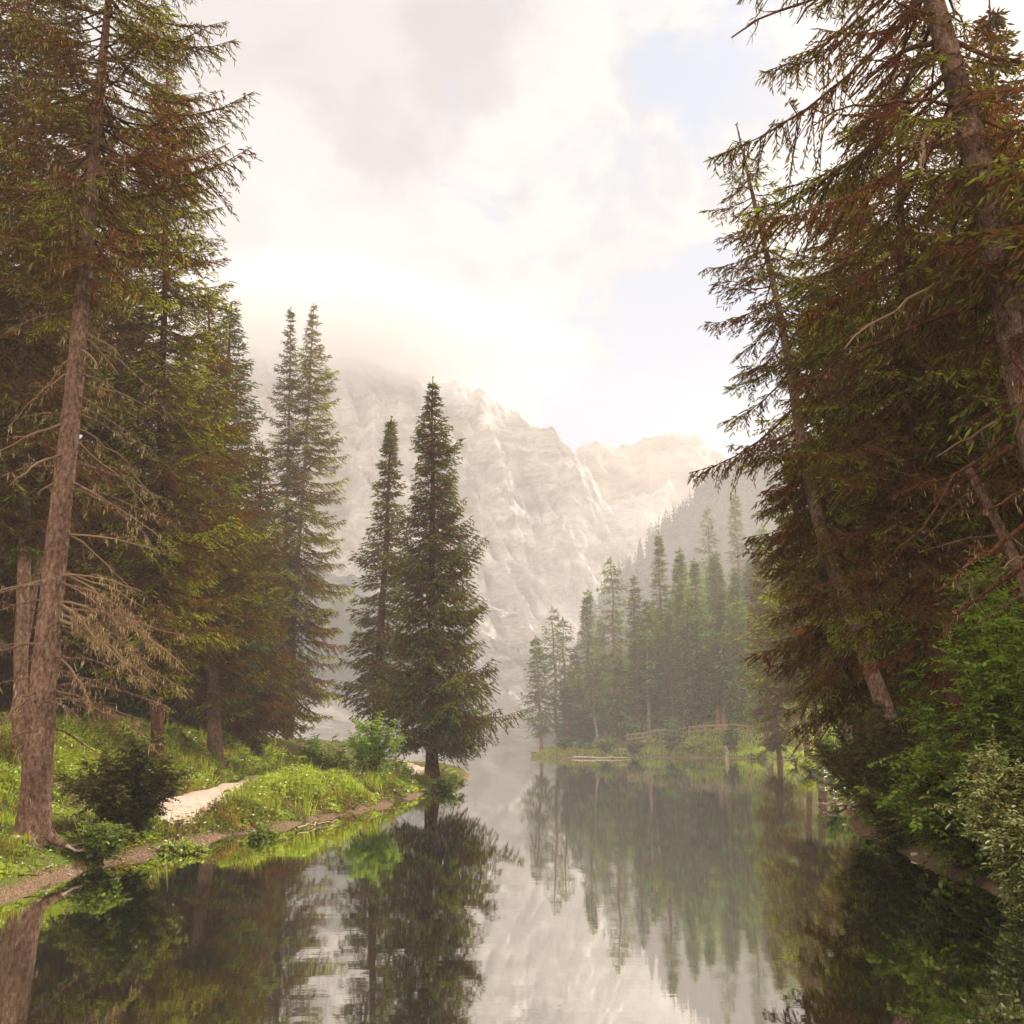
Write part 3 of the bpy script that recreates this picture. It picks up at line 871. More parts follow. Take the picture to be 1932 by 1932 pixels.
def left_bank():
    # the big lichen-hung spruce at the left edge
    rng = np.random.default_rng(1)
    b = G(62, 1580, .42); b[1] = b[1]; z = h1(b[0], b[1]); b = np.array([b[0], b[1], z - .05])
    zt = [(0, 0, 0)] + [rel(b, *q) for q in [(85, 1250), (110, 1000), (135, 780), (155, 570), (176, 330), (190, 150), (205, 0), (222, -200)]]
    h = zt[-1][0] + .6
    e = empty('spruce_tree', b, 'big grey-barked spruce leaning right on the near left bank, hung with dead lichen-covered branches', 'tree')
    asym = lambda az, u: 1.0 + .12 * cos(az)
    at, rd = conifer(e, rng, h,   .19, zt[4][0] + .2, 2.2, M['olive'], M['bark'], zt + [(h, zt[-1][1] + .03, 0)], dz=.30, nb=6, p=.42, hang=.55, droop=.20, tip=.14, bare=.25,
            el_top=25, el_bot=-8, gap=.09, asym=asym, tint=(.46, .2), lichen=.30, flare=1.35, seg=20, trunk_seg=60, wob=.0, **NEAR)
    for i in range(58):
        zz = 1.4 + (zt[4][0] + .3 - 1.4) * rng.random()
        side = 0 if rng.random() < .62 else pi
        az = side + rng.normal() * .7
        p = at(zz); L = (.45 + 1.2 * rng.random()) * (1.25 if side == 0 else .9)
        dead_branch(e, rng, p, az, radians(rng.uniform(-25, 8)), L, .012 + .012 * rng.random(), M['dead'] if rng.random() < .5 else M['bark'], .55, 6, .28)
    for i in range(9):      # the mass of pale twigs low on the right side
        zz = 2.1 + 1.9 * rng.random(); p = at(zz)
        dead_branch(e, rng, p, rng.normal() * .35, radians(rng.uniform(-32, -8)), rng.uniform(1.3, 2.5), .018, M['dead'], 2.2, 30, .22)
    for k in range(6):
        az = k * 1.05 + .4; g = Geo(); q = np.array([[.10, .16, .34, .62], [.42, .20, .06, -.06]])
        tube(g, [(cos(az + .25 * i) * q[0][i], sin(az + .25 * i) * q[0][i], q[1][i]) for i in range(4)], [.07, .085, .06, .03], 8, 0, .5, .1, rng)
        g.obj('root', [M['bark']], e, True)
    for i in range(26):
        zz = .6 + 7 * rng.random(); p = at(zz)
        dead_branch(e, rng, p, -pi / 2 + rng.normal() * 1.0, radians(rng.uniform(-20, 20)), .10 + .18 * rng.random(), .014, M['bark_dark'], .2, 1, .1, 'branch_stub')

    # the olive spruce whose boughs fill the gap to the right of the trunk
    def spruce(px, py_top, Y, R, label, mats='olive', seed=0, lod=MIDN, base_px=None, cbf=.05, p=.6, **kw):
        rng = np.random.default_rng(seed)
        b, h = place(px, py_top, Y)
        if base_px is not None:
            bx = P(base_px, 1400, Y)[0]; dx = b[0] - bx
            b = np.array([bx, Y, h1(bx, Y)])
        else:
            dx = 0
        b[2] -= .06
        e = empty('spruce_tree', b, label, 'tree')
        a = dict(dz=.34, nb=6, hang=.45, droop=.18, tip=.12, el_bot=-14, gap=.05, tint=(.45, .2)); a.update(lod); a.update(kw)
        bark = a.pop('bark', M['bark_dark'])
        conifer(e, rng, h, a.pop('r0', .014 * h), cbf * h, R, M[mats], bark, [(0, 0, 0), (h, dx, 0)] if True else None, p=p, **a)
        return e
    spruce(318, 60, 26, 2.55, 'tall olive-green spruce just behind the lichen-hung one, yellow-green bough tips over the path', 'olive', 2, MIDN, 300, .10, .5, lichen=.10, tint=(.56, .24), gap=.06, r0=.15)
    spruce(395, 500, 32, 2.5, 'spruce with brownish lower boughs and a bare trunk foot above the green herbs', 'olive', 3, MIDN, 410, .12, .6, tint=(.46, .2), bark=M['bark'])
    spruce(438, 565, 38, 2.9, 'blue-green pointed spruce left of the twin-trunked spruce', 'blue', 4, MID, None, .08, .62, tint=(.42, .18))
    spruce(495, 830, 43, 2.2, 'lower dark spruce tucked between the pointed blue-green one and the twin trunks', 'spruce', 5, MID, None, .10, .7)
    spruce(60, -250, 19, 2.4, 'tall dark spruce behind the lichen-hung trunk, at the left edge', 'spruce', 6, MIDN, 45, .22, .5, bark=M['bark'], lichen=.05, tint=(.45, .2), gap=.08, r0=.12)
    spruce(-60, 150, 23, 2.6, 'dark spruce whose crown enters at the left frame edge', 'spruce', 7, MID, None, .2, .45)
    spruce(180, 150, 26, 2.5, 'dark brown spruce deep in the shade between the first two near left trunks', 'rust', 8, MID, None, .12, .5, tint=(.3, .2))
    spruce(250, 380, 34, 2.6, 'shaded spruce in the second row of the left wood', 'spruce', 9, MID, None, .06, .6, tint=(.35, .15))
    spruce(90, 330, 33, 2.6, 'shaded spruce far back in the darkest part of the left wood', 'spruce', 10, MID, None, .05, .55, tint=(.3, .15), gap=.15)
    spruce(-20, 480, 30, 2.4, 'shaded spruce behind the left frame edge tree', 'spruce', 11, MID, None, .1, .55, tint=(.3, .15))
    spruce(350, 640, 40, 2.8, 'broad dark spruce closing the view behind the olive boughs', 'blue', 12, MID, None, .05, .7)
    for i, (px, Y, lab) in enumerate([(28, 21, 'thin bare grey trunk directly left of the lichen-hung spruce'), (20, 27, 'slim bare trunk in the dark of the left edge')]):
        rng = np.random.default_rng(40 + i); b = P(px, 1400, Y); b = np.array([b[0], Y, h1(b[0], Y) - .05])
        e = empty('bare_tree', b, lab, 'tree')
        g = Geo(); c = trunk_curve(10, [(0, 0, 0), (10, .5, 0)], 30, .2, i); tube(g, c, np.linspace(.075, .04, 30), 10, 0, .5, .1, rng)
        g.obj('trunk', [M['bark']], e, True)
        for k in range(12):
            dead_branch(e, rng, c[rng.integers(4, 28)], rng.random() * 6.28, radians(rng.uniform(-15, 15)), .5 + .6 * rng.random(), .01, M['dead'], .4, 3, .2)

    # further rows that close the view between the left trunks
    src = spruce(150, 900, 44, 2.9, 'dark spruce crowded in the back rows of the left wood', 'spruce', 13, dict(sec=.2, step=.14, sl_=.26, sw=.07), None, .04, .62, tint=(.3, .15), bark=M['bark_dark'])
    src['group'] = 'spruces crowded in the back of the left wood'
    rr = random.Random(3); h0 = P(150, 900, 44)[2] - src.location.z
    for i in range(20):
        px = -40 + 27 * i + rr.uniform(-10, 10); Y = rr.uniform(40, 62); top = rr.uniform(820, 1000)
        if px > 505: continue
        t = P(px, top, Y); z = h1(t[0], Y); k = (t[2] - z) / h0
        copy_tree(src, (t[0], Y, z - .1), rr.random() * 6.28, 'dark spruce crowded in the back rows of the left wood', None, (max(k, .8),) * 2 + (k,))

    # twin-trunked spruce
    rng = np.random.default_rng(21)
    b = G(541, 1436, .62); b = np.array([b[0], b[1], h1(b[0], b[1]) - .06])
    e = empty('spruce_tree', b, 'sparse twin-trunked spruce standing between the path and the bright bush', 'tree')
    for k, (pts, s, R) in enumerate([([(536, 1200), (540, 1000), (545, 800), (549, 578)], 2.3, 1.75), ([(552, 1200), (566, 1000), (580, 800), (592, 572)], 2.2, 3.0)]):
        zt = [(0, -.12 + .26 * k, 0)] + [rel(b, *q) for q in pts]; h = zt[-1][0]
        asym = (lambda az, u: 1 - .28 * cos(az)) if k == 0 else (lambda az, u: 1 + .22 * cos(az))
        conifer(e, np.random.default_rng(22 + k), h, .17, 1.4, R, M['olive'] if k else M['spruce'], M['bark'], zt, dz=.44, nb=6, fat=.36, p=.55, hang=.5, droop=.2, tip=.1, gap=.12, asym=asym,
                tint=(.58, .2), sec=.14, step=.10, sl_=.18, sw=.05, wob=0, el_bot=-18, el_top=30, flare=1.2, round_base=.5)
    # hazy spruce behind and the dark one on the point
    e = spruce(740, 782, 54, 2.5, 'slim hazy spruce behind the dark one on the point', 'spruce', 25, dict(sec=.2, step=.14, sl_=.25, sw=.07), 706, .12, .9, tint=(.6, .15), gap=.14)
    spruce(815, 705, 40, 2.7, 'dark conical spruce standing alone on the tip of the left bank', 'spruce', 26, dict(sec=.13, step=.09, sl_=.17, sw=.048), 815, .11, .80, asym=lambda az, u: 1 + .13 * cos(az), fat=.42, dz=.33, nb=8, gap=.07, hang=.55, droop=.10, tip=.16, el_top=32, el_bot=-14, tint=(.60, .17), round_base=.7, r0=.22, lichen=.03, bark=M['bark_dark'])


left_bank()


def right_bank():
    def spruce(base, pts, R, label, mats, seed, lod, h_extra=.3, cb=1.0, r0=.16, **kw):
        rng = np.random.default_rng(seed)
        base = np.array([base[0], base[1], h1(base[0], base[1]) - .06])
        zt = [(0, 0, 0)] + [rel(base, *q) for q in pts]; h = zt[-1][0] + h_extra
        zt.append((h, zt[-1][1] + (zt[-1][1] - zt[-2][1]) / max(zt[-1][0] - zt[-2][0], .1) * h_extra, 0))
        e = empty('spruce_tree', base, label, 'tree')
        a = dict(dz=.30, nb=6, hang=.5, droop=.25, tip=.08, el_bot=-25, el_top=10, gap=.1, tint=(.45, .22), p=.55); a.update(lod); a.update(kw)
        bark = a.pop('bark', M['bark_dark'])
        at, rd = conifer(e, rng, h, r0, cb, R, M[mats], bark, zt, wob=0, **a)
        return e, at, rng, h
    lake = lambda k: (lambda az, u: 1 - k * cos(az))
    # the thick trunk at the right edge
    e, at, rng, h = spruce((5.95, 10.2), [(1958, 800), (1932, 700), (1880, 450), (1830, 250), (1762, 0), (1715, -150)], 2.4,
                           'thick rough-barked spruce trunk at the right edge, leaning left, with long bare limbs', 'rust', 101, NEAR, 2.5, cb=6.3, r0=.29, bark=M['bark'], p=.35,
                           asym=lambda az, u: 1 + .35 * -cos(az) - .8 * max(0, -sin(az)), gap=.22, bare=.36, el_bot=-28, el_top=-5, droop=.12, seg=20, trunk_seg=60, dz=.30, nb=6, tint=(.45, .2), lichen=.02)
    for i in range(34):
        zz = 3.2 + 8.5 * rng.random(); az = pi + rng.normal() * .75 if rng.random() < .75 else rng.random() * 6.28
        dead_branch(e, rng, at(zz), az, radians(rng.uniform(-38, -8)), .9 + 1.9 * rng.random(), .018 + .018 * rng.random(), M['bark_dark'] if rng.random() < .7 else M['dead'], .3, 9, .12)
    for i in range(22):
        dead_branch(e, rng, at(4.5 + 6 * rng.random()), -pi / 2 + rng.normal(), radians(rng.uniform(-30, 20)), .12 + .2 * rng.random(), .018, M['bark_dark'], .1, 1, .1, 'branch_stub')
    # the leaning tree with its top free against the sky
    spruce((6.9, 17.6), [(1545, 1000), (1515, 860), (1492, 700), (1468, 570), (1425, 390), (1392, 245)], 1.75,
           'leaning spruce on the right bank whose free top bends left against the sky', 'rust', 102, dict(sec=.10, step=.048, sl_=.12, sw=.023), .12, cb=3.4, r0=.15, asym=lambda az, u: (1 - .22 * cos(az)) * (.60 + .85 * min(u, .5)), gap=.2, p=.42,
           bare=.22, hang=.6, droop=.3, dz=.36, nb=5, el_bot=-18, el_top=12, tint=(.46, .2), bark=M['bark'], tip_w=.012)
    spruce((6.8, 15.0), [(1720, 1100), (1715, 900), (1705, 600), (1700, 380), (1690, 180)], 2.5,
           'dense rust-brown spruce overhanging the lake in the middle of the right bank', 'rust', 103, NEAR, .5, cb=2.0, r0=.15, asym=lambda az, u: (1 - .2 * cos(az)) * (.42 + 1.15 * min(u, .5)), gap=.14, p=.35, tint=(.50, .2), lichen=.04, dz=.30, bare=.2)
    spruce((7.5, 19.5), [(1650, 1100), (1620, 800), (1615, 560), (1600, 330)], 2.3,
           'dark spruce standing behind the leaning one with the free top', 'rust', 104, MIDN, .5, cb=1.6, r0=.17, asym=lake(.2), p=.45, tint=(.50, .2), gap=.05, dz=.3)
    spruce((7.6, 14.0), [(1940, 1000), (1900, 600), (1870, 400), (1850, 250)], 2.2,
           'dark spruce close behind the thick trunk at the right edge', 'rust', 105, MIDN, 1.0, cb=4.6, r0=.14, p=.55, tint=(.44, .2), gap=.2, bare=.25)
    spruce((9.4, 19.0), [(1900, 900), (1880, 400), (1870, 100)], 2.6,
           'tall shaded spruce higher on the right slope behind the rough trunk', 'spruce', 106, MID, 1.5, cb=2.0, r0=.18, p=.6, tint=(.44, .2), gap=.2, bare=.2)
    spruce((9.9, 24.0), [(1740, 900), (1730, 600), (1725, 420)], 2.9,
           'shaded spruce on the right slope between the dense one and the sapling', 'spruce', 107, MID, .8, cb=1.5, r0=.2, p=.5, tint=(.44, .2))
    spruce((8.3, 24.5), [(1590, 1200), (1575, 1000), (1555, 700), (1545, 560)], 1.9,
           'olive spruce at the outer edge of the right wood, boughs hanging towards the far shore', 'olive', 108, MIDN, .6, cb=3.6, r0=.16, p=.5, asym=lake(.2), tint=(.38, .2))
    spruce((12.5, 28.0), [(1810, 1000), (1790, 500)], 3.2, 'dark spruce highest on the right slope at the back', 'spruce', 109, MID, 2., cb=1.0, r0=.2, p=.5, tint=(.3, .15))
    spruce((9.0, 9.5), [(2200, 900), (2180, 200)], 2.6, 'spruce whose boughs reach in from beyond the right frame edge', 'rust', 110, MIDN, 2., cb=4.4, r0=.18, p=.4, tint=(.48, .2), asym=lake(.25))
    # slanting thin trunk
    rng = np.random.default_rng(120)
    b = np.array([7.0, 11.5, h1(7.0, 11.5)]); e = empty('bare_tree', b, 'slanting thin bare trunk between the sapling leaves at the right edge', 'tree')
    g = Geo(); q = [P(1990, 1300, 11.5), P(1932, 1090, 11.5), P(1880, 985, 11.5), P(1828, 885, 11.5)]
    pts = np.vstack([[0, 0, 0], np.array(q) - b]); pts = resample(pts[:, :], .3) if False else pts
    tt = np.linspace(0, 1, 14); cum = np.linspace(0, 1, len(pts))
    pp = np.stack([np.interp(tt, cum, pts[:, k]) for k in range(3)], -1)
    tube(g, pp, np.linspace(.085, .05, 14), 10, 0, .5, .15, rng); g.obj('trunk', [M['bark']], e, True)
    for k in range(7):
        dead_branch(e, rng, pp[rng.integers(6, 13)], pi + rng.normal() * .8, radians(rng.uniform(-30, 10)), .5 + .7 * rng.random(), .012, M['bark'], .3, 5, .2)
    # trees standing further along the right shore
    for i, (px, Y, hh, lab, sd, kk, m_) in enumerate([
        (1547, 62, 15, 'straight pale-trunked spruce on the mossy bank right of the fence', 130, .30, 'olive'),
        (1524, 66, 13, 'thinner leaning spruce beside the straight pale trunk', 131, .35, 'olive'),
        (1600, 58, 15, 'slim spruce behind the dark overhanging bush', 132, .2, 'olive'),
        (1470, 84, 17, 'tall olive spruce above the right end of the fence', 133, .1, 'olive'),
        (1650, 46, 15, 'shaded spruce rising behind the dark bush', 134, .15, 'olive')]):
        rng = np.random.default_rng(sd); x = P(px, 1400, Y)[0]; b = np.array([x, Y, h1(x, Y) - .1])
        e = empty('spruce_tree', b, lab, 'tree')
        at, rd = conifer(e, rng, hh, .27 if i == 0 else .2, hh * kk, 2.7, M[m_], M['bark_pale'] if i < 2 else M['bark'], [(0, 0, 0), (hh, -.9, 0)], dz=.5, nb=6, p=.6, hang=.4, droop=.15,
                gap=.12, tint=(.5, .2), sec=.24, step=.17, sl_=.32, sw=.09)
        for k in range(10):
            dead_branch(e, rng, at(1.5 + rng.random() * hh * .35), rng.random() * 6.28, radians(rng.uniform(-40, -10)), 1 + 1.4 * rng.random(), .02, M['bark_pale'], 0, 4, .1)


right_bank()


# ------------------------------------------------------------------ the wood on the far shore
def far_wood():
    protos = []
    for i, (mat, R, cbf, p, kw) in enumerate([
        ('misty', 2.9, .18, .85, {}), ('misty', 2.6, .30, .9, dict(gap=.15)), ('misty', 3.1, .12, .75, dict(tint=(.6, .2))), ('larch', 3.0, .35, .55, dict(gap=.25, hang=.5, nb=4)),
        ('larch', 2.4, .42, .5, dict(gap=.3, hang=.5, nb=4)), ('blue', 2.7, .10, .75, {})]):
        protos.append((mat, R, cbf, p, kw))
    made = {}
    def put(k, px, py, Y, label, base_px=None, lean=0.0, cat='tree', group=None):
        b, h = place(px, py, Y); bx = b[0] if base_px is None else P(base_px, 1400, Y)[0]
        b = np.array([bx, Y, h1(bx, Y) - .15]); h = P(px, py, Y)[2] - b[2]
        mat, R, cbf, p, kw = protos[k]
        nm = 'larch_tree' if mat == 'larch' else 'spruce_tree'
        if k in made and base_px is None:
            src, h0 = made[k]
            s = h / h0
            o = copy_tree(src, b, random.Random(int(px * 7 + Y)).random() * 6.28, label, group, (min(1.25, max(.8, s)), min(1.25, max(.8, s)), s))
            return o
        e = empty(nm, b, label, cat, group)
        rng = np.random.default_rng(int(px * 3 + Y))
        a = dict(dz=.70, nb=7, hang=.35, droop=.12, tip=.15, gap=.08, tint=(.48, .2), el_bot=-15); a.update(FAR); a.update(kw)
        dx = P(px, py, Y)[0] - bx
        conifer(e, rng, h, .016 * h, cbf * h, R, M[mat], M['bark_pale'] if mat == 'larch' or k == 1 else M['bark'], [(0, 0, 0), (h * .12, dx * .5 if abs(dx) > .8 else dx * .12, 0), (h, dx, 0)], p=p, wob=.3, seg=7, trunk_seg=16, **a)
        if base_px is None:
            made[k] = (e, h)
        return e
    put(0, 1012, 1200, 127, 'leftmost spruce of the far shore, leaning over the log raft', 1022)
    put(3, 1042, 1145, 130, 'broad-topped larch at the left end of the far wood, pale trunk bare at the foot', 1058)
    put(4, 1060, 1165, 133, 'thin larch close behind the broad-topped one at the left end', 1070)
    put(0, 1108, 1110, 137, 'dark pointed spruce second in the skyline of the far wood')
    put(3, 1152, 1052, 130, 'tall feathery larch with curved trunk foot rising above its neighbours', 1172)
    put(4, 1118, 1250, 126, 'drooping light green larch below the tall feathery one', 1126)
    put(5, 1196, 1085, 139, 'slim bluish spruce right of the feathery larch')
    put(1, 1242, 1003, 141, 'tallest dark spruce of the far wood with narrow pointed top')
    put(0, 1281, 1032, 143, 'dark spruce right of the tallest narrow one')
    put(2, 1310, 1055, 131, 'grey-green spruce with long pale branches above the fence posts', 1328)
    put(3, 1335, 955, 156, 'pale feathery larch high in the mist on the slope')
    put(1, 1386, 925, 162, 'highest misty spruce on the slope of the far wood')
    put(4, 1420, 1010, 158, 'misty larch below the highest spruce')
    put(2, 1386, 1080, 133, 'olive spruce with pale trunk above the middle of the fence', 1400)
    put(5, 1352, 1040, 147, 'bluish spruce between the grey-green and the olive one')
    put(1, 1218, 1130, 129, 'slim spruce with bare pale trunk left of the bright shrub', 1224)
    put(2, 1165, 1230, 128, 'short spruce filling the foot of the wood beside the curved larch')
    put(0, 1262, 1150, 130, 'low dark spruce behind the bright shrub')
    put(5, 1085, 1220, 134, 'bluish spruce between the left larches and the dark pointed one')
    put(2, 1440, 1090, 112, 'olive spruce where the far wood meets the right bank', 1450)
    put(1, 1490, 1120, 104, 'tall spruce at the right end of the fence')
    put(0, 1475, 960, 150, 'hazy spruce above the right end of the far wood')
    rr = random.Random(5)
    for i in range(30):
        px = rr.uniform(1062, 1520); Y = rr.uniform(126, 138)
        top = np.interp(px, [1062, 1110, 1180, 1240, 1300, 1400, 1520], [1290, 1260, 1200, 1170, 1130, 1110, 1100]) + rr.uniform(-30, 90)
        put(rr.choice([0, 1, 2, 5, 2, 3]), px, top, Y, 'conifer standing among others in the front rows of the far wood', group='conifers in the front rows of the far wood')
    for i in range(44):
        px = rr.uniform(1070, 1640); Y = rr.uniform(138, 182)
        top = np.interp(px, [1070, 1110, 1180, 1240, 1300, 1400, 1500, 1640], [1235, 1165, 1130, 1070, 1030, 985, 960, 930]) + rr.uniform(0, 80)
        put(rr.choice([0, 1, 2, 5, 2]), px, top, Y, 'hazy spruce crowded among others in the back of the far wood', group='spruces crowded in the far wood')


far_wood()


def hill_forest():
    """the wood on the misty ridge reads as one mass"""
    rng = np.random.default_rng(8); g = Geo()
    hill = [o for o in bpy.data.objects if o.name.startswith('hill')][0]
    me = hill.data; n = len(me.vertices); co = np.empty(n * 3, np.float32); me.vertices.foreach_get('co', co); co = co.reshape(-1, 3)
    na = 200
    rows = co.reshape(-1, na, 3)
    S = []; D = []; Ls = []; Tt = []; pa = []; pb = []
    for k in range(1500):
        r = rng.random() ** .7 * 49; a = rng.random() * (na - 2)
        if k < 330: r = 46 + rng.random() * 3.4; a = rng.random() * 150
        i = int(r); j = int(a); p = rows[i, j] * (1 - (a - j)) + rows[i, j + 1] * (a - j)
        hh = rng.uniform(3.5, 8); Rr = hh * .17
        m = 52; u = rng.random(m) ** .8; az = rng.random(m) * 6.28
        s = np.stack([p[0] + 0 * u, p[1] + 0 * u, p[2] + hh * (.08 + .9 * u)], -1)
        d = np.stack([np.cos(az), np.sin(az), -.25 + .3 * u], -1)
        S.append(s); D.append(d); Ls.append(Rr * (1.08 - u) * (.7 + .6 * rng.random(m)) + .15); Tt.append(np.clip(rng.random(m), 0, 1))
        pa.append(p - np.array([0, 0, .3])); pb.append(p + np.array([0, 0, hh]))
    L = np.concatenate(Ls)
    sprigs(g, np.vstack(S), np.vstack(D), L, L * .42 + .1, np.concatenate(Tt), rng, 0, False)
    prisms(g, np.array(pa), np.array(pb), .16, .03, 0, .2)
    tag(g.obj('distant_forest', [M['faraway']]), 'dark conifer wood on the misty ridge behind the far shore', 'forest', kind='stuff')


hill_forest()


# ------------------------------------------------------------------ shrubs and saplings
def shrub(name, base, w, hgt_, mat, label, seed, stems=9, leaf=.07, leafw=.035, dens=1.0, twig=.5, up=1.0, group=None, r=.015, tint=(.5, .22), lean=(0, 0), open_=.3, cat='shrub', needle=False):
    rng = np.random.default_rng(seed)
    e = empty(name, base, label, cat, group)
    st = Geo(); lf = Geo()
    S = []; D = []; T_ = []
    A = []; B = []
    for k in range(stems):
        az = rng.random() * 6.28; rr = w * .5 * (.2 + .8 * rng.random()); top = hgt_ * (.62 + .4 * rng.random()) * (1 - .35 * (rr / (w * .5)) ** 2)
        n = 9; t = np.linspace(0, 1, n)
        pts = np.stack([cos(az) * rr * t ** 1.4 + lean[0] * t ** 1.5, sin(az) * rr * t ** 1.4 + lean[1] * t ** 1.5, top * t - .05], -1) + rng.normal(size=(n, 3)) * .02 * w
        pts[0] = [cos(az) * .05 * w, sin(az) * .05 * w, -.08]
        tube(st, pts, r * (1 - .75 * t) + .002, 5, 0, .5)
        nt2 = int(max(4, top / .062 * dens))
        for q in range(nt2):
            tt = open_ + (1 - open_) * rng.random() ** .7; p0 = np.array([np.interp(tt, t, pts[:, c]) for c in range(3)])
            d = norm(np.array([cos(az) * .4, sin(az) * .4, .25]) + rng.normal(size=3) * np.array([.75, .75, .4]))
            l = twig * (.35 + .75 * rng.random()) * (1.15 - .6 * tt)
            A.append(p0); B.append(p0 + d * l)
            m = max(3, int(l / (leaf * .38)))
            s = (np.arange(m) + .5) / m
            pp = p0 + d * (l * s)[:, None]; pp[:, 2] -= .15 * l * s ** 2
            side = np.where(np.arange(m) % 2 == 0, 1., -1.)
            lat = norm(np.cross(d, [0, 0, 1.0])); dd = d * .55 + lat * side[:, None] * .85 + rng.normal(size=(m, 3)) * .25
            dd[:, 2] -= .15
            S.append(pp); D.append(dd); T_.append(np.clip(tint[0] + rng.normal() * tint[1] + rng.normal(size=m) * .12 + (tt - .6) * .3, 0, 1))
    S = np.vstack(S); D = np.vstack(D); T_ = np.concatenate(T_)
    A = np.array(A); B = np.array(B); prisms(st, A, B, .004, .002, 0, .5)
    st.obj('stem', [M['bark_dark']], e)
    if needle:
        sprigs(lf, S, D, leaf * (.7 + .6 * rng.random(len(S))), leafw, T_, rng)
    else:
        leaves(lf, S, D, leaf * (.7 + .6 * rng.random(len(S))), leafw * (.8 + .4 * rng.random(len(S))), T_, rng, up)
    lf.obj('foliage', [M[mat]], e)
    return e


def on_ground(px, py, z=.5):
    p = G(px, py, z); return np.array([p[0], p[1], h1(p[0], p[1])])


def at_depth(px, Y):
    x = P(px, 1400, Y)[0]; return np.array([x, Y, h1(x, Y)])


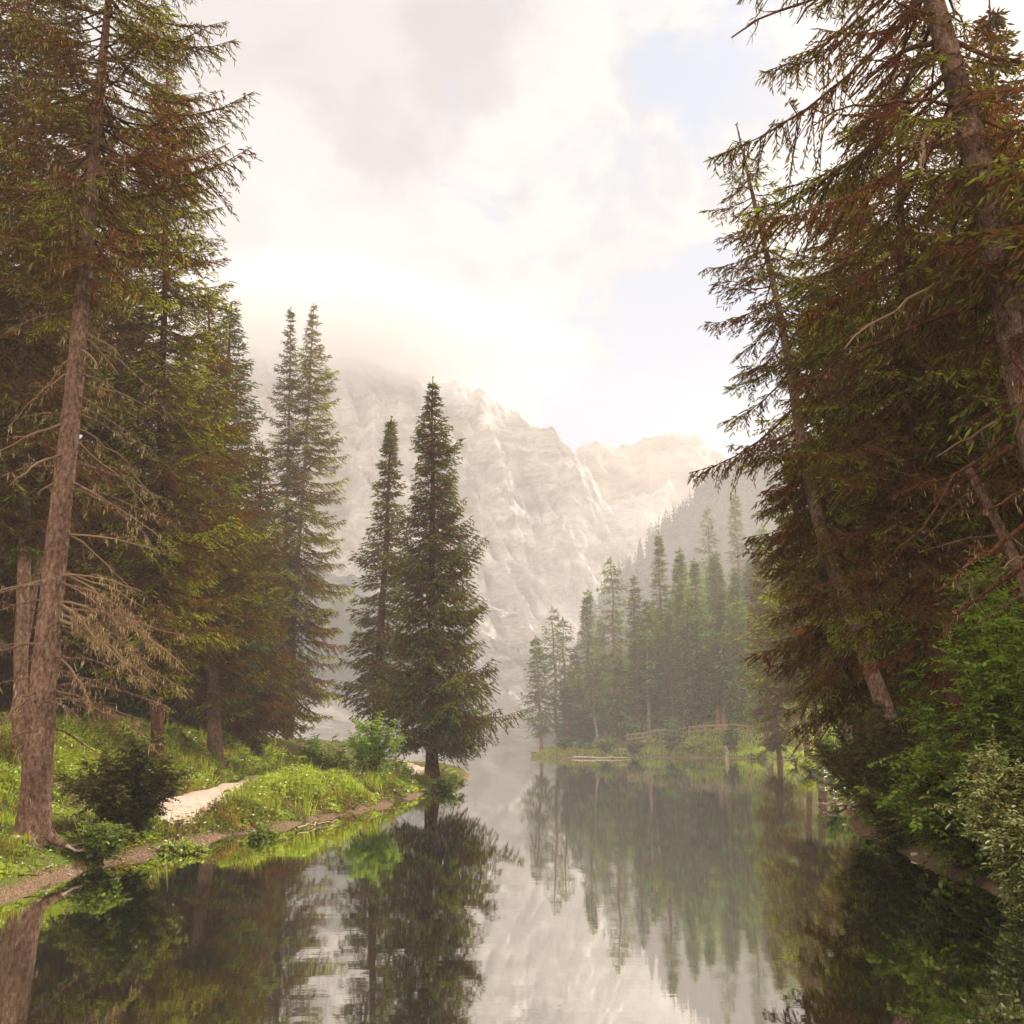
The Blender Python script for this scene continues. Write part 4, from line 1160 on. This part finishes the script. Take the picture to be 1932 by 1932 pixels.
def shrubs():
    shrub('rowan_bush', at_depth(703, 33.5), 1.9, 2.5, 'rowan', 'bright green feathery bush on thin stems left of the spruce on the point', 201, 16, .11, .05, 1.2, .5, open_=.42, tint=(.86, .15))
    shrub('shrub', at_depth(660, 32.5), 2.6, 1.2, 'herb', 'low grey-green bush at the foot of the bright feathery one', 202, 12, .10, .05, 1.2, .4, tint=(.3, .15))
    shrub('shrub', at_depth(600, 33), 2.2, 1.7, 'rowan', 'loose green bush right behind the twin-trunked spruce', 203, 12, .11, .05, 1.0, .5, tint=(.5, .2))
    shrub('shrub', on_ground(838, 1476, .3), 1.7, .75, 'sapling', 'leafy low bush at the water edge under the spruce on the point', 204, 16, .12, .07, 1.5, .3, open_=.1, tint=(.55, .2))
    shrub('shrub', on_ground(240, 1560, .4), 2.1, 1.6, 'darkleaf', 'dark bush between the big left trunk and the path', 205, 44, .07, .042, 2.4, .35, open_=.1, tint=(.4, .2))
    shrub('shrub', on_ground(185, 1585, .35), .8, .6, 'sapling', 'small green bush just right of the big left trunk foot', 206, 30, .055, .04, 2.0, .3, open_=.1)
    shrub('shrub', on_ground(340, 1572, .3), 1.0, .32, 'herb', 'low pale-leaved clump at the water edge below the path', 207, 30, .075, .055, 1.6, .22, open_=.05, tint=(.65, .2))
    shrub('shrub', on_ground(505, 1540, .4), .9, .6, 'sapling', 'round dark green clump on the bank right of the path', 208, 26, .075, .05, 1.5, .25, open_=.1, tint=(.5, .2))
    # right bank
    shrub('shrub', at_depth(1675, 17.4) + np.array([0.3, 0, -.1]), 3.1, 2.6, 'darkleaf', 'dark round bush overhanging the water with driftwood at its foot', 221, 46, .05, .022, 2.6, .5, open_=.05, tint=(.42, .25), lean=(-.35, -.5), needle=True)
    shrub('shrub', at_depth(1640, 23) + np.array([0.1, 0, 0]), 2.2, 1.9, 'darkleaf', 'olive bush behind the dark round one', 222, 30, .07, .03, 2.0, .5, open_=.1, tint=(.6, .25))
    shrub('shrub', at_depth(1800, 14.2), 2.9, 1.7, 'sapling', 'broad-leaved bush leaning over the right bank between the dark bush and the glossy one', 223, 34, .085, .045, 1.6, .55, open_=.08, tint=(.58, .25), lean=(-.2, -.5))
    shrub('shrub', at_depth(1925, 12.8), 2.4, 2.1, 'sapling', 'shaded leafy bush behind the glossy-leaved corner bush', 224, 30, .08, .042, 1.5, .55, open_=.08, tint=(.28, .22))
    shrub('shrub', at_depth(1870, 13.2), 2.4, 1.5, 'sapling', 'low leafy bush at the waterline just left of the glossy-leaved corner bush', 228, 30, .08, .042, 1.5, .5, open_=.05, tint=(.62, .25), lean=(-.2, -.4))
    shrub('laurel_bush', at_depth(1928, 11.2), 1.7, 1.7, 'glossy', 'glossy pale-leaved bush in the lower right corner at the water', 225, 60, .055, .024, 3.0, .32, open_=.05, tint=(.85, .15), lean=(-.15, -.2))
    shrub('sapling', at_depth(1925, 13.0), 2.3, 4.4, 'sapling', 'tall fresh green sapling in front of the thick right trunk', 226, 12, .085, .034, 1.5, .75, open_=.3, tint=(.78, .22), cat='tree')
    shrub('sapling', at_depth(1830, 15.0), 2.3, 3.2, 'sapling', 'second green sapling left of the tall fresh one', 227, 11, .085, .036, 1.3, .8, open_=.3, tint=(.62, .28), cat='tree')
    # far shore
    for px, Y, w, h, m_, lab, sd in [
        (1266, 121, 4.2, 4.6, 'rowan', 'bright green round shrub before the far wood, left of the tall fence posts', 231),
        (1145, 120, 6.0, 2.2, 'sapling', 'wide dark green bush on the far waterline right of the log raft', 232),
        (1100, 121, 3.0, 1.2, 'sapling', 'small bush on the far waterline nearest the log raft', 233),
        (1196, 120, 3.2, 1.8, 'darkleaf', 'dark bush on the far waterline under the left fence', 234),
        (1375, 117, 4.2, 3.2, 'blue', 'bluish-green shrub before the right part of the fence', 235),
        (1065, 123, 3.4, 1.8, 'darkleaf', 'shadowy bush on the grass slope behind the log raft', 236),
        (1425, 108, 4.5, 1.6, 'herb', 'low leafy bush on the waterline right of the water stump', 237),
        (1310, 119.5, 3.4, 1.3, 'herb', 'low bush below the middle of the fence', 238),
        (1500, 78, 2.2, 1.0, 'herb', 'mossy clump on the stony right bank', 239),
        (1530, 58, 2.4, 1.0, 'grass', 'yellow-green grassy clump before the straight pale trunk', 240),
        (1580, 40, 2.6, 1.9, 'sapling', 'light bush in the gap left of the dark overhanging bush', 241)]:
        k = 2.0 if Y > 90 else 1.2
        shrub('shrub', at_depth(px, Y), w, h, m_, lab, sd, 14, .22 * k * .7, .13 * k * .7, .35, .9, open_=.15, tint=(.5, .22), r=.04)


shrubs()


# ------------------------------------------------------------------ ground cover
def low_front(x, y, d):
    """trampled short grass between the path and the water"""
    return 1 - .72 * sstep(-10.5, -9.2, x) * (1 - sstep(-6.6, -5.6, x)) * (1 - sstep(2.0, 2.8, d)) * (1 - sstep(25, 27, y))


def undergrowth():
    rng = np.random.default_rng(77)
    g = Geo()
    def scatter(n, x0, x1, y0, y1, keep):
        x = rng.uniform(x0, x1, n); y = y0 + (y1 - y0) * rng.random(n)
        d = shore_d(x, y); m = keep(x, y, d); x = x[m]; y = y[m]; d = d[m]
        return x, y, d
    # left bank herbs
    def keepL(x, y, d):
        pdn = path_d(x, y) > .62 + .25 * rng.random(len(x))
        patch = fbm(x * .7, y * .7, 3, 31)
        return (d > .02 + .22 * rng.random(len(x)) ** 2 * sstep(-9.5, -7.0, x)) & pdn & (rng.random(len(x)) < np.clip((patch - .28) * 3.5, .12, 1)) & (x < .5)
    x, y, d = scatter(230000, -16, 0, 12, 46, keepL)
    m = rng.random(len(x)) < np.clip(26 / y, .35, 1.5) ; x, y, d = x[m], y[m], d[m]
    z = hgt(x, y)
    n = len(x); tall = (.10 + .75 * np.clip(fbm(x * 1.1, y * 1.1, 3, 41) - .2, 0, 1) * sstep(.0, .9, d)) * low_front(x, y, d)
    k = y / 20
    # blades
    D = rng.normal(size=(n, 3)) * .38; D[:, 2] = 1
    S = np.stack([x, y, z - .02], -1)
    tintv = np.clip(.50 + (fbm(x * .8, y * .8, 3, 51) - .5) * 1.9 + rng.normal(size=n) * .16 - .35 * (1 - sstep(.3, .9, d)), 0, 1)
    sprigs(g, S, D, tall * (.7 + .8 * rng.random(n)), .013 * np.maximum(k, .8) + .004, tintv, rng, 0, False)
    # leaves at several heights
    x, y, d = scatter(260000, -16, 0, 12, 46, keepL)
    m = rng.random(len(x)) < np.clip(24 / y, .3, 1.5); x, y, d = x[m], y[m], d[m]; n = len(x); z = hgt(x, y)
    tall = (.06 + .80 * np.clip(fbm(x * 1.1, y * 1.1, 3, 41) - .2, 0, 1) * sstep(.0, .9, d)) * low_front(x, y, d)
    S = np.stack([x, y, z + tall * (.35 + .75 * rng.random(n))], -1); D = rng.normal(size=(n, 3)); D[:, 2] = .15
    tintv = np.clip(.45 + (fbm(x * .9, y * .9, 3, 61) - .5) * 2.0 + rng.normal(size=n) * .16, 0, 1)
    sz = (.035 + .035 * rng.random(n)) * np.clip(y / 20, .8, 1.8)
    leaves(g, S, D, sz * 1.4, sz, tintv, rng, 1.0, 1)
    # taller tufts of grass and seed stalks among the herbs
    cx, cy2, cd_ = scatter(2600, -15, 0, 12, 42, keepL)
    m = rng.random(len(cx)) < .16; cx, cy2 = cx[m], cy2[m]
    kk = 34; n = len(cx) * kk
    x = np.repeat(cx, kk) + rng.normal(size=n) * .10; y = np.repeat(cy2, kk) + rng.normal(size=n) * .10
    tt = np.repeat(rng.random(len(cx)), kk)
    D = rng.normal(size=(n, 3)) * .26; D[:, 2] = 1
    sprigs(g, np.stack([x, y, hgt(x, y) + .05], -1), D, (.35 + .35 * rng.random(n)) * (.6 + .6 * tt) * low_front(x, y, np.ones(n)), .016 + .012 * rng.random(n), np.clip(tt * .7 + rng.normal(size=n) * .1, 0, 1), rng, 0, False)
    # white umbels
    c = np.array([[G(px, py, .8)[0], G(px, py, .8)[1]] for px, py in [(rng.uniform(640, 800), rng.uniform(1445, 1458)) for _ in range(40)]])
    S = np.stack([c[:, 0], c[:, 1], hgt(c[:, 0], c[:, 1]) + .5 + .2 * rng.random(len(c))], -1); S = np.repeat(S, 8, 0) + rng.normal(size=(len(c) * 8, 3)) * .03
    leaves(g, S, rng.normal(size=S.shape) * [1, 1, .1], .035, .035, rng.random(len(S)), rng, 1, 2)
    tag(g.obj('undergrowth', [M['grass'], M['herb'], M['petal']]), 'bright green herbs and grasses covering the left bank beside the path', 'undergrowth', kind='stuff')
    # right bank and far slope
    g = Geo()
    def keepR(x, y, d):
        return (d > .0) & (x > 0) & (x < y * .62 + 3)
    x, y, d = scatter(120000, 1, 60, 5, 70, keepR); n = len(x); z = hgt(x, y)
    S = np.stack([x, y, z + .25 * rng.random(n)], -1); D = rng.normal(size=(n, 3)); D[:, 2] = .3
    sz = (.05 + .05 * rng.random(n)) * np.clip(y / 16, .8, 3)
    leaves(g, S, D, sz * 1.4, sz, np.clip(.35 + (fbm(x * .5, y * .5, 3, 71) - .5) * 1.2 + rng.normal(size=n) * .15, 0, 1), rng, 1.0, 1)
    x, y, d = scatter(160000, 2, 60, 70, 165, keepR); n = len(x); z = hgt(x, y)
    D = rng.normal(size=(n, 3)) * .5; D[:, 2] = 1
    sprigs(g, np.stack([x, y, z - .05], -1), D, .2 + .4 * rng.random(n), .10 + .08 * rng.random(n), np.clip(.55 + (fbm(x * .15, y * .15, 3, 81) - .5) * 1.6 + rng.normal(size=n) * .15, 0, 1), rng, 0, False)
    tag(g.obj('undergrowth', [M['grass'], M['herb']]), 'grass and low leafy plants on the right bank and the slope below the far wood', 'undergrowth', kind='stuff')


undergrowth()


# ------------------------------------------------------------------ fence, logs, stones
def rail_fence():
    rng = np.random.default_rng(5)
    def run(pts, label):
        w = [P(px, py, Y) for px, py, Y in pts]
        b = np.array([w[0][0], w[0][1], h1(w[0][0], w[0][1])])
        e = empty('wooden_fence', b, label, 'fence', 'wooden rail fences along the far shore path')
        tops = []
        for p in w:
            g = Geo(); zt = p[2]
            tube(g, [(p[0] - b[0], p[1] - b[1], zt - 1.6 - b[2]), (p[0] - b[0], p[1] - b[1], zt - .6 - b[2]), (p[0] - b[0] + rng.normal() * .03, p[1] - b[1], zt + .1 - b[2])], [.09, .085, .075], 6)
            g.obj('post', [M['wood']], e)
            tops.append(np.array([p[0], p[1], zt]) - b)
        for k in range(len(tops) - 1):
            for dz in (0.0, -.5):
                g = Geo(); a = tops[k] + [0, -.09, dz]; c = tops[k + 1] + [0, -.09, dz]
                tube(g, [a, (a + c) / 2 + [0, 0, -.03], c], [.075, .08, .07], 6); g.obj('rail', [M['wood']], e)
    run([(1184, 1386, 121), (1213, 1384, 121), (1243, 1376, 121), (1276, 1379, 121)], 'left stretch of wooden rail fence on the far shore, beside the curved larch')
    run([(1300, 1372, 120), (1330, 1370, 119), (1358, 1368, 118), (1384, 1367, 116), (1412, 1371, 114), (1460, 1372, 110)], 'longer right stretch of wooden rail fence below the far wood')


rail_fence()


def logs_and_stones():
    rng = np.random.default_rng(9)
    # log raft: squared timbers on short piles
    a = G(1001, 1427); b = G(1078, 1427); b = np.array([b[0], a[1], 0]); L = np.linalg.norm(b - a)
    e = empty('log_jetty', (a[0], a[1], 0), 'low pale timber jetty at the left end of the far shore', 'jetty')
    for k in range(4):
        g = Geo(); y = k * .34
        tube(g, [(0, y, .58), (L * .5, y, .56), (L + .3 * (k % 2), y, .58)], [.17, .18, .17], 8); g.obj('deck_log', [M['drift']], e)
    for k in range(11):
        g = Geo(); x = L * (k + .3) / 11
        tube(g, [(x, .05, -.5), (x, .05, .40)], [.09, .09], 7); g.obj('pile', [M['wood']], e)
    g = Geo(); tube(g, [(L * .7, -.3, .06), (L + 1.5, -.4, .30), (L + 2.6, .2, .75)], [.10, .09, .05], 7); g.obj('loose_log', [M['drift']], e)
    def log(name, pts, rad, mat, label, cat='driftwood', twigs=0, sd=0, base=None):
        pts = np.array(pts, float); b = pts[0].copy()
        rg = np.random.default_rng(sd)
        g = Geo(); n = 12; c = np.linspace(0, 1, len(pts)); t = np.linspace(0, 1, n)
        pp = np.stack([np.interp(t, c, pts[:, k]) for k in range(3)], -1) - b
        L = np.linalg.norm(pts[-1] - pts[0]); pp[1:] += rg.normal(size=(n - 1, 3)) * .012 * L
        tube(g, pp, rad * (1 - .6 * t), 7, 0, .5, .25, rg)
        if twigs:
            A = pp[rg.integers(1, n, twigs)]; d = norm(rg.normal(size=(twigs, 3)) * [1, 1, .35] + [-.3, 0, .15])
            prisms(g, A, A + d * L * (.12 + .25 * rg.random(twigs))[:, None], rad * .25, rad * .1, 0, .5)
        o = g.obj(name, [M[mat]]); o.location = tuple(b)
        tag(o, label, cat)
    p = [G(1082, 1429, .1), G(1130, 1430, .1), G(1185, 1430, .08)]
    log('fallen_log', p, .14, 'drift', 'long pale log lying along the far waterline right of the jetty', sd=1)
    log('driftwood', [G(1600, 1518, .05), G(1572, 1520, .12), G(1542, 1516, .05)], .05, 'drift', 'tangle of pale driftwood floating by the dark overhanging bush', twigs=26, sd=2)
    log('driftwood', [G(1720, 1612, .05), G(1755, 1616, .05), G(1790, 1614, .1)], .03, 'drift', 'thin pale stick at the waterline under the broad-leaved right bush', twigs=6, sd=3)
    log('fallen_branch', [G(20, 1582, .45), G(80, 1590, .35), G(150, 1604, .25), G(215, 1606, .15)], .035, 'drift', 'curved dead branch lying on the left bank below the big trunk', 'branch', twigs=5, sd=4)
    log('fallen_branch', [G(560, 1562, .05), G(600, 1552, .06), G(640, 1546, .06)], .02, 'drift', 'thin stick on the mud strip at the middle of the left bank', 'branch', twigs=4, sd=5)
    q = G(1372, 1432, 0)
    log('tree_stump', [q + [0, .2, -.3], q + [.05, .1, .7], q + [-.05, 0, 1.3]], .22, 'drift', 'pale broken stump standing in the water below the fence', 'stump', twigs=3, sd=6)
    q = at_depth(1180, 120.5)
    log('fallen_log', [q + [-1, 0, .3], q + [0, 0, .35], q + [.6, -.3, .4]], .14, 'drift', 'short sawn log on the slope at the left end of the fence', sd=7)
    # stones on the two shores
    def stone(x, y, s, label, group, k):
        rg = np.random.default_rng(k)
        import bmesh
        bm = bmesh.new(); bmesh.ops.create_icosphere(bm, subdivisions=2, radius=1)
        for v in bm.verts:
            v.co *= .75 + .5 * rg.random(); v.co.z *= .55
        me = bpy.data.meshes.new('stone'); bm.to_mesh(me); bm.free(); me.materials.append(M['stone'])
        o = bpy.data.objects.new('stone', me); COL.objects.link(o); o.location = (x, y, h1(x, y) + s * .15); o.scale = (s, s * .8, s)
        tag(o, label, 'stone', group)
    k = 0
    for px, py in [(rng.uniform(1488, 1570), 0) for _ in range(12)]:
        p = G(px, np.interp(px, [1488, 1497, 1530, 1570], [1433, 1440, 1457, 1474]), .0); k += 1
        stone(p[0] + .3, p[1] + .2, rng.uniform(.18, .45), 'brown stone on the stony tip of the right bank before the pale trunks', 'stones on the tip of the right bank', k)
    for i in range(26):
        t = rng.random(); px = 405 + 400 * t; p = G(px, np.interp(px, [405, 500, 560, 640, 700, 760, 800], [1579, 1565, 1553, 1538, 1525, 1506, 1496]), .0); k += 1
        stone(p[0] + rng.normal() * .1, p[1] + .1 + .2 * rng.random(), rng.uniform(.025, .07), 'small stone on the mud strip along the left bank', 'small stones on the left mud strip', 50 + k)


logs_and_stones()


def shore_twigs():
    rng = np.random.default_rng(19)
    for i in range(24):
        px = rng.uniform(30, 800); py = np.interp(px, [0, 90, 200, 320, 410, 500, 560, 640, 700, 760, 800], [1690, 1662, 1632, 1600, 1580, 1567, 1555, 1540, 1527, 1508, 1497])
        p = G(px, py, 0.0); p = np.array([p[0] - .15 * rng.random(), p[1] + .05 + .25 * rng.random()])
        L = rng.uniform(.15, .55); az = rng.random() * 3.14
        g = Geo(); t = np.linspace(-.5, .5, 5)
        pts = np.stack([L * t * cos(az), L * t * sin(az), .012 + .02 * rng.random(5)], -1) + rng.normal(size=(5, 3)) * [.02, .02, 0]
        tube(g, pts, [.006, .009, .008, .006, .003], 5)
        o = g.obj('twig', [M['drift'] if rng.random() < .5 else M['bark_dark']]); o.location = (p[0], p[1], h1(p[0], p[1]) + .01)
        tag(o, 'small twig washed up on the mud strip of the left bank', 'twig', 'twigs washed up along the left bank')


shore_twigs()


# ------------------------------------------------------------------ air
def volume_obj(name, mesh, dens, col, aniso, label):
    o = bpy.data.objects.new(name, mesh); COL.objects.link(o)
    m, t = new_mat(name + '_air')
    v = N(t, 'ShaderNodeVolumePrincipled'); v.inputs['Density'].default_value = dens; v.inputs['Color'].default_value = (*col, 1); v.inputs['Anisotropy'].default_value = aniso
    out = N(t, 'ShaderNodeOutputMaterial'); t.links.new(v.outputs[0], out.inputs['Volume'])
    mesh.materials.append(m); tag(o, label, None, kind='stuff')
    return o


def haze():
    zt = max(float(np.max([(o.matrix_world @ v.co).z for v in o.data.vertices])) for o in bpy.data.objects if o.name.startswith('mountain')) + 2
    zt = max(zt, CLOUD_TOP)
    x0, x1, y0, y1, z0 = -700, 700, -60, 700, -5.0
    V = [(x, y, z) for z in (z0, zt) for y in (y0, y1) for x in (x0, x1)]
    me = bpy.data.meshes.new('haze')
    me.from_pydata(V, [], [(0, 2, 3, 1), (4, 5, 7, 6), (0, 1, 5, 4), (2, 6, 7, 3), (0, 4, 6, 2), (1, 3, 7, 5)])
    volume_obj('haze', me, HAZE, (.985, .965, .955), .0, 'thin pale haze over the lake and the mountains')


HAZE = .0009


def cloud_cap():
    import bmesh
    bm = bmesh.new()
    c = P(700, 590, 372); c2 = P(300, 500, 372); rx = 160; ry = 66; rz = 48
    bmesh.ops.create_icosphere(bm, subdivisions=5, radius=1)
    co = np.array([v.co[:] for v in bm.verts])
    n = fbm(co[:, 0] * 3.1 + co[:, 1] * 1.3 + 5, co[:, 2] * 2.2 + co[:, 1] * 1.1 + 3, 4, 5)
    for v, k in zip(bm.verts, n):
        v.co *= .98 + .10 * k; v.co.x *= rx; v.co.y *= ry; v.co.z *= rz
    me = bpy.data.meshes.new('summit_cloud'); bm.to_mesh(me); bm.free()
    o = bpy.data.objects.new('summit_cloud', me); COL.objects.link(o); o.location = tuple(P(640, 628, 436)); o.rotation_euler = (0, radians(7), 0)
    m, t = new_mat('cloud_vapour'); L = t.links
    tc = N(t, 'ShaderNodeTexCoord'); mp = N(t, 'ShaderNodeMapping'); mp.inputs['Scale'].default_value = (1 / rx, 1 / ry, 1 / rz)
    L.new(tc.outputs['Object'], mp.inputs[0])
    ln = N(t, 'ShaderNodeVectorMath', operation='LENGTH'); L.new(mp.outputs[0], ln.inputs[0])
    nz = N(t, 'ShaderNodeTexNoise'); nz.inputs['Scale'].default_value = 3.4; nz.inputs['Detail'].default_value = 4; L.new(mp.outputs[0], nz.inputs['Vector'])
    f = mth(t, 'SUBTRACT', mth(t, 'ADD', 1.0, mth(t, 'MULTIPLY', mth(t, 'SUBTRACT', nz.outputs[0], .5), .9)), mth(t, 'MULTIPLY', ln.outputs['Value'], 1.3))
    mr = N(t, 'ShaderNodeMapRange'); mr.interpolation_type = 'SMOOTHSTEP'; L.new(f, mr.inputs[0]); mr.inputs[1].default_value = 0.05; mr.inputs[2].default_value = .6
    mr.inputs[4].default_value = .045
    v = N(t, 'ShaderNodeVolumePrincipled'); L.new(mr.outputs[0], v.inputs['Density']); v.inputs['Color'].default_value = (.80, .80, .805, 1); v.inputs['Anisotropy'].default_value = -.05
    out = N(t, 'ShaderNodeOutputMaterial'); L.new(v.outputs[0], out.inputs['Volume']); me.materials.append(m)
    tag(o, 'white cloud resting on the summit of the rock face', None, kind='stuff')
    return float(o.location.z + rz * 1.2 + 6)


CLOUD_TOP = cloud_cap()


def mist_bank():
    """the thicker veil that hangs on the slope of the far shore"""
    import bmesh
    bm = bmesh.new(); bmesh.ops.create_icosphere(bm, subdivisions=4, radius=1)
    rx, ry, rz = 62, 46, 34
    for v in bm.verts:
        v.co.x *= rx; v.co.y *= ry; v.co.z *= rz
    me = bpy.data.meshes.new('mist'); bm.to_mesh(me); bm.free()
    o = bpy.data.objects.new('mist', me); COL.objects.link(o); o.location = (40, 172, 33); o.rotation_euler = (0, radians(-22), 0)
    m, t = new_mat('mist_air'); L = t.links
    tc = N(t, 'ShaderNodeTexCoord'); mp = N(t, 'ShaderNodeMapping'); mp.inputs['Scale'].default_value = (1 / rx, 1 / ry, 1 / rz); L.new(tc.outputs['Object'], mp.inputs[0])
    ln = N(t, 'ShaderNodeVectorMath', operation='LENGTH'); L.new(mp.outputs[0], ln.inputs[0])
    mr = N(t, 'ShaderNodeMapRange'); mr.interpolation_type = 'SMOOTHSTEP'; L.new(ln.outputs['Value'], mr.inputs[0])
    mr.inputs[1].default_value = 1.0; mr.inputs[2].default_value = .3; mr.inputs[3].default_value = 0; mr.inputs[4].default_value = .004
    v = N(t, 'ShaderNodeVolumePrincipled'); L.new(mr.outputs[0], v.inputs['Density']); v.inputs['Color'].default_value = (1, .97, .94, 1); v.inputs['Anisotropy'].default_value = .3
    out = N(t, 'ShaderNodeOutputMaterial'); L.new(v.outputs[0], out.inputs['Volume']); me.materials.append(m)
    tag(o, 'pale mist hanging on the wooded slope of the far shore', None, kind='stuff')


mist_bank()
haze()
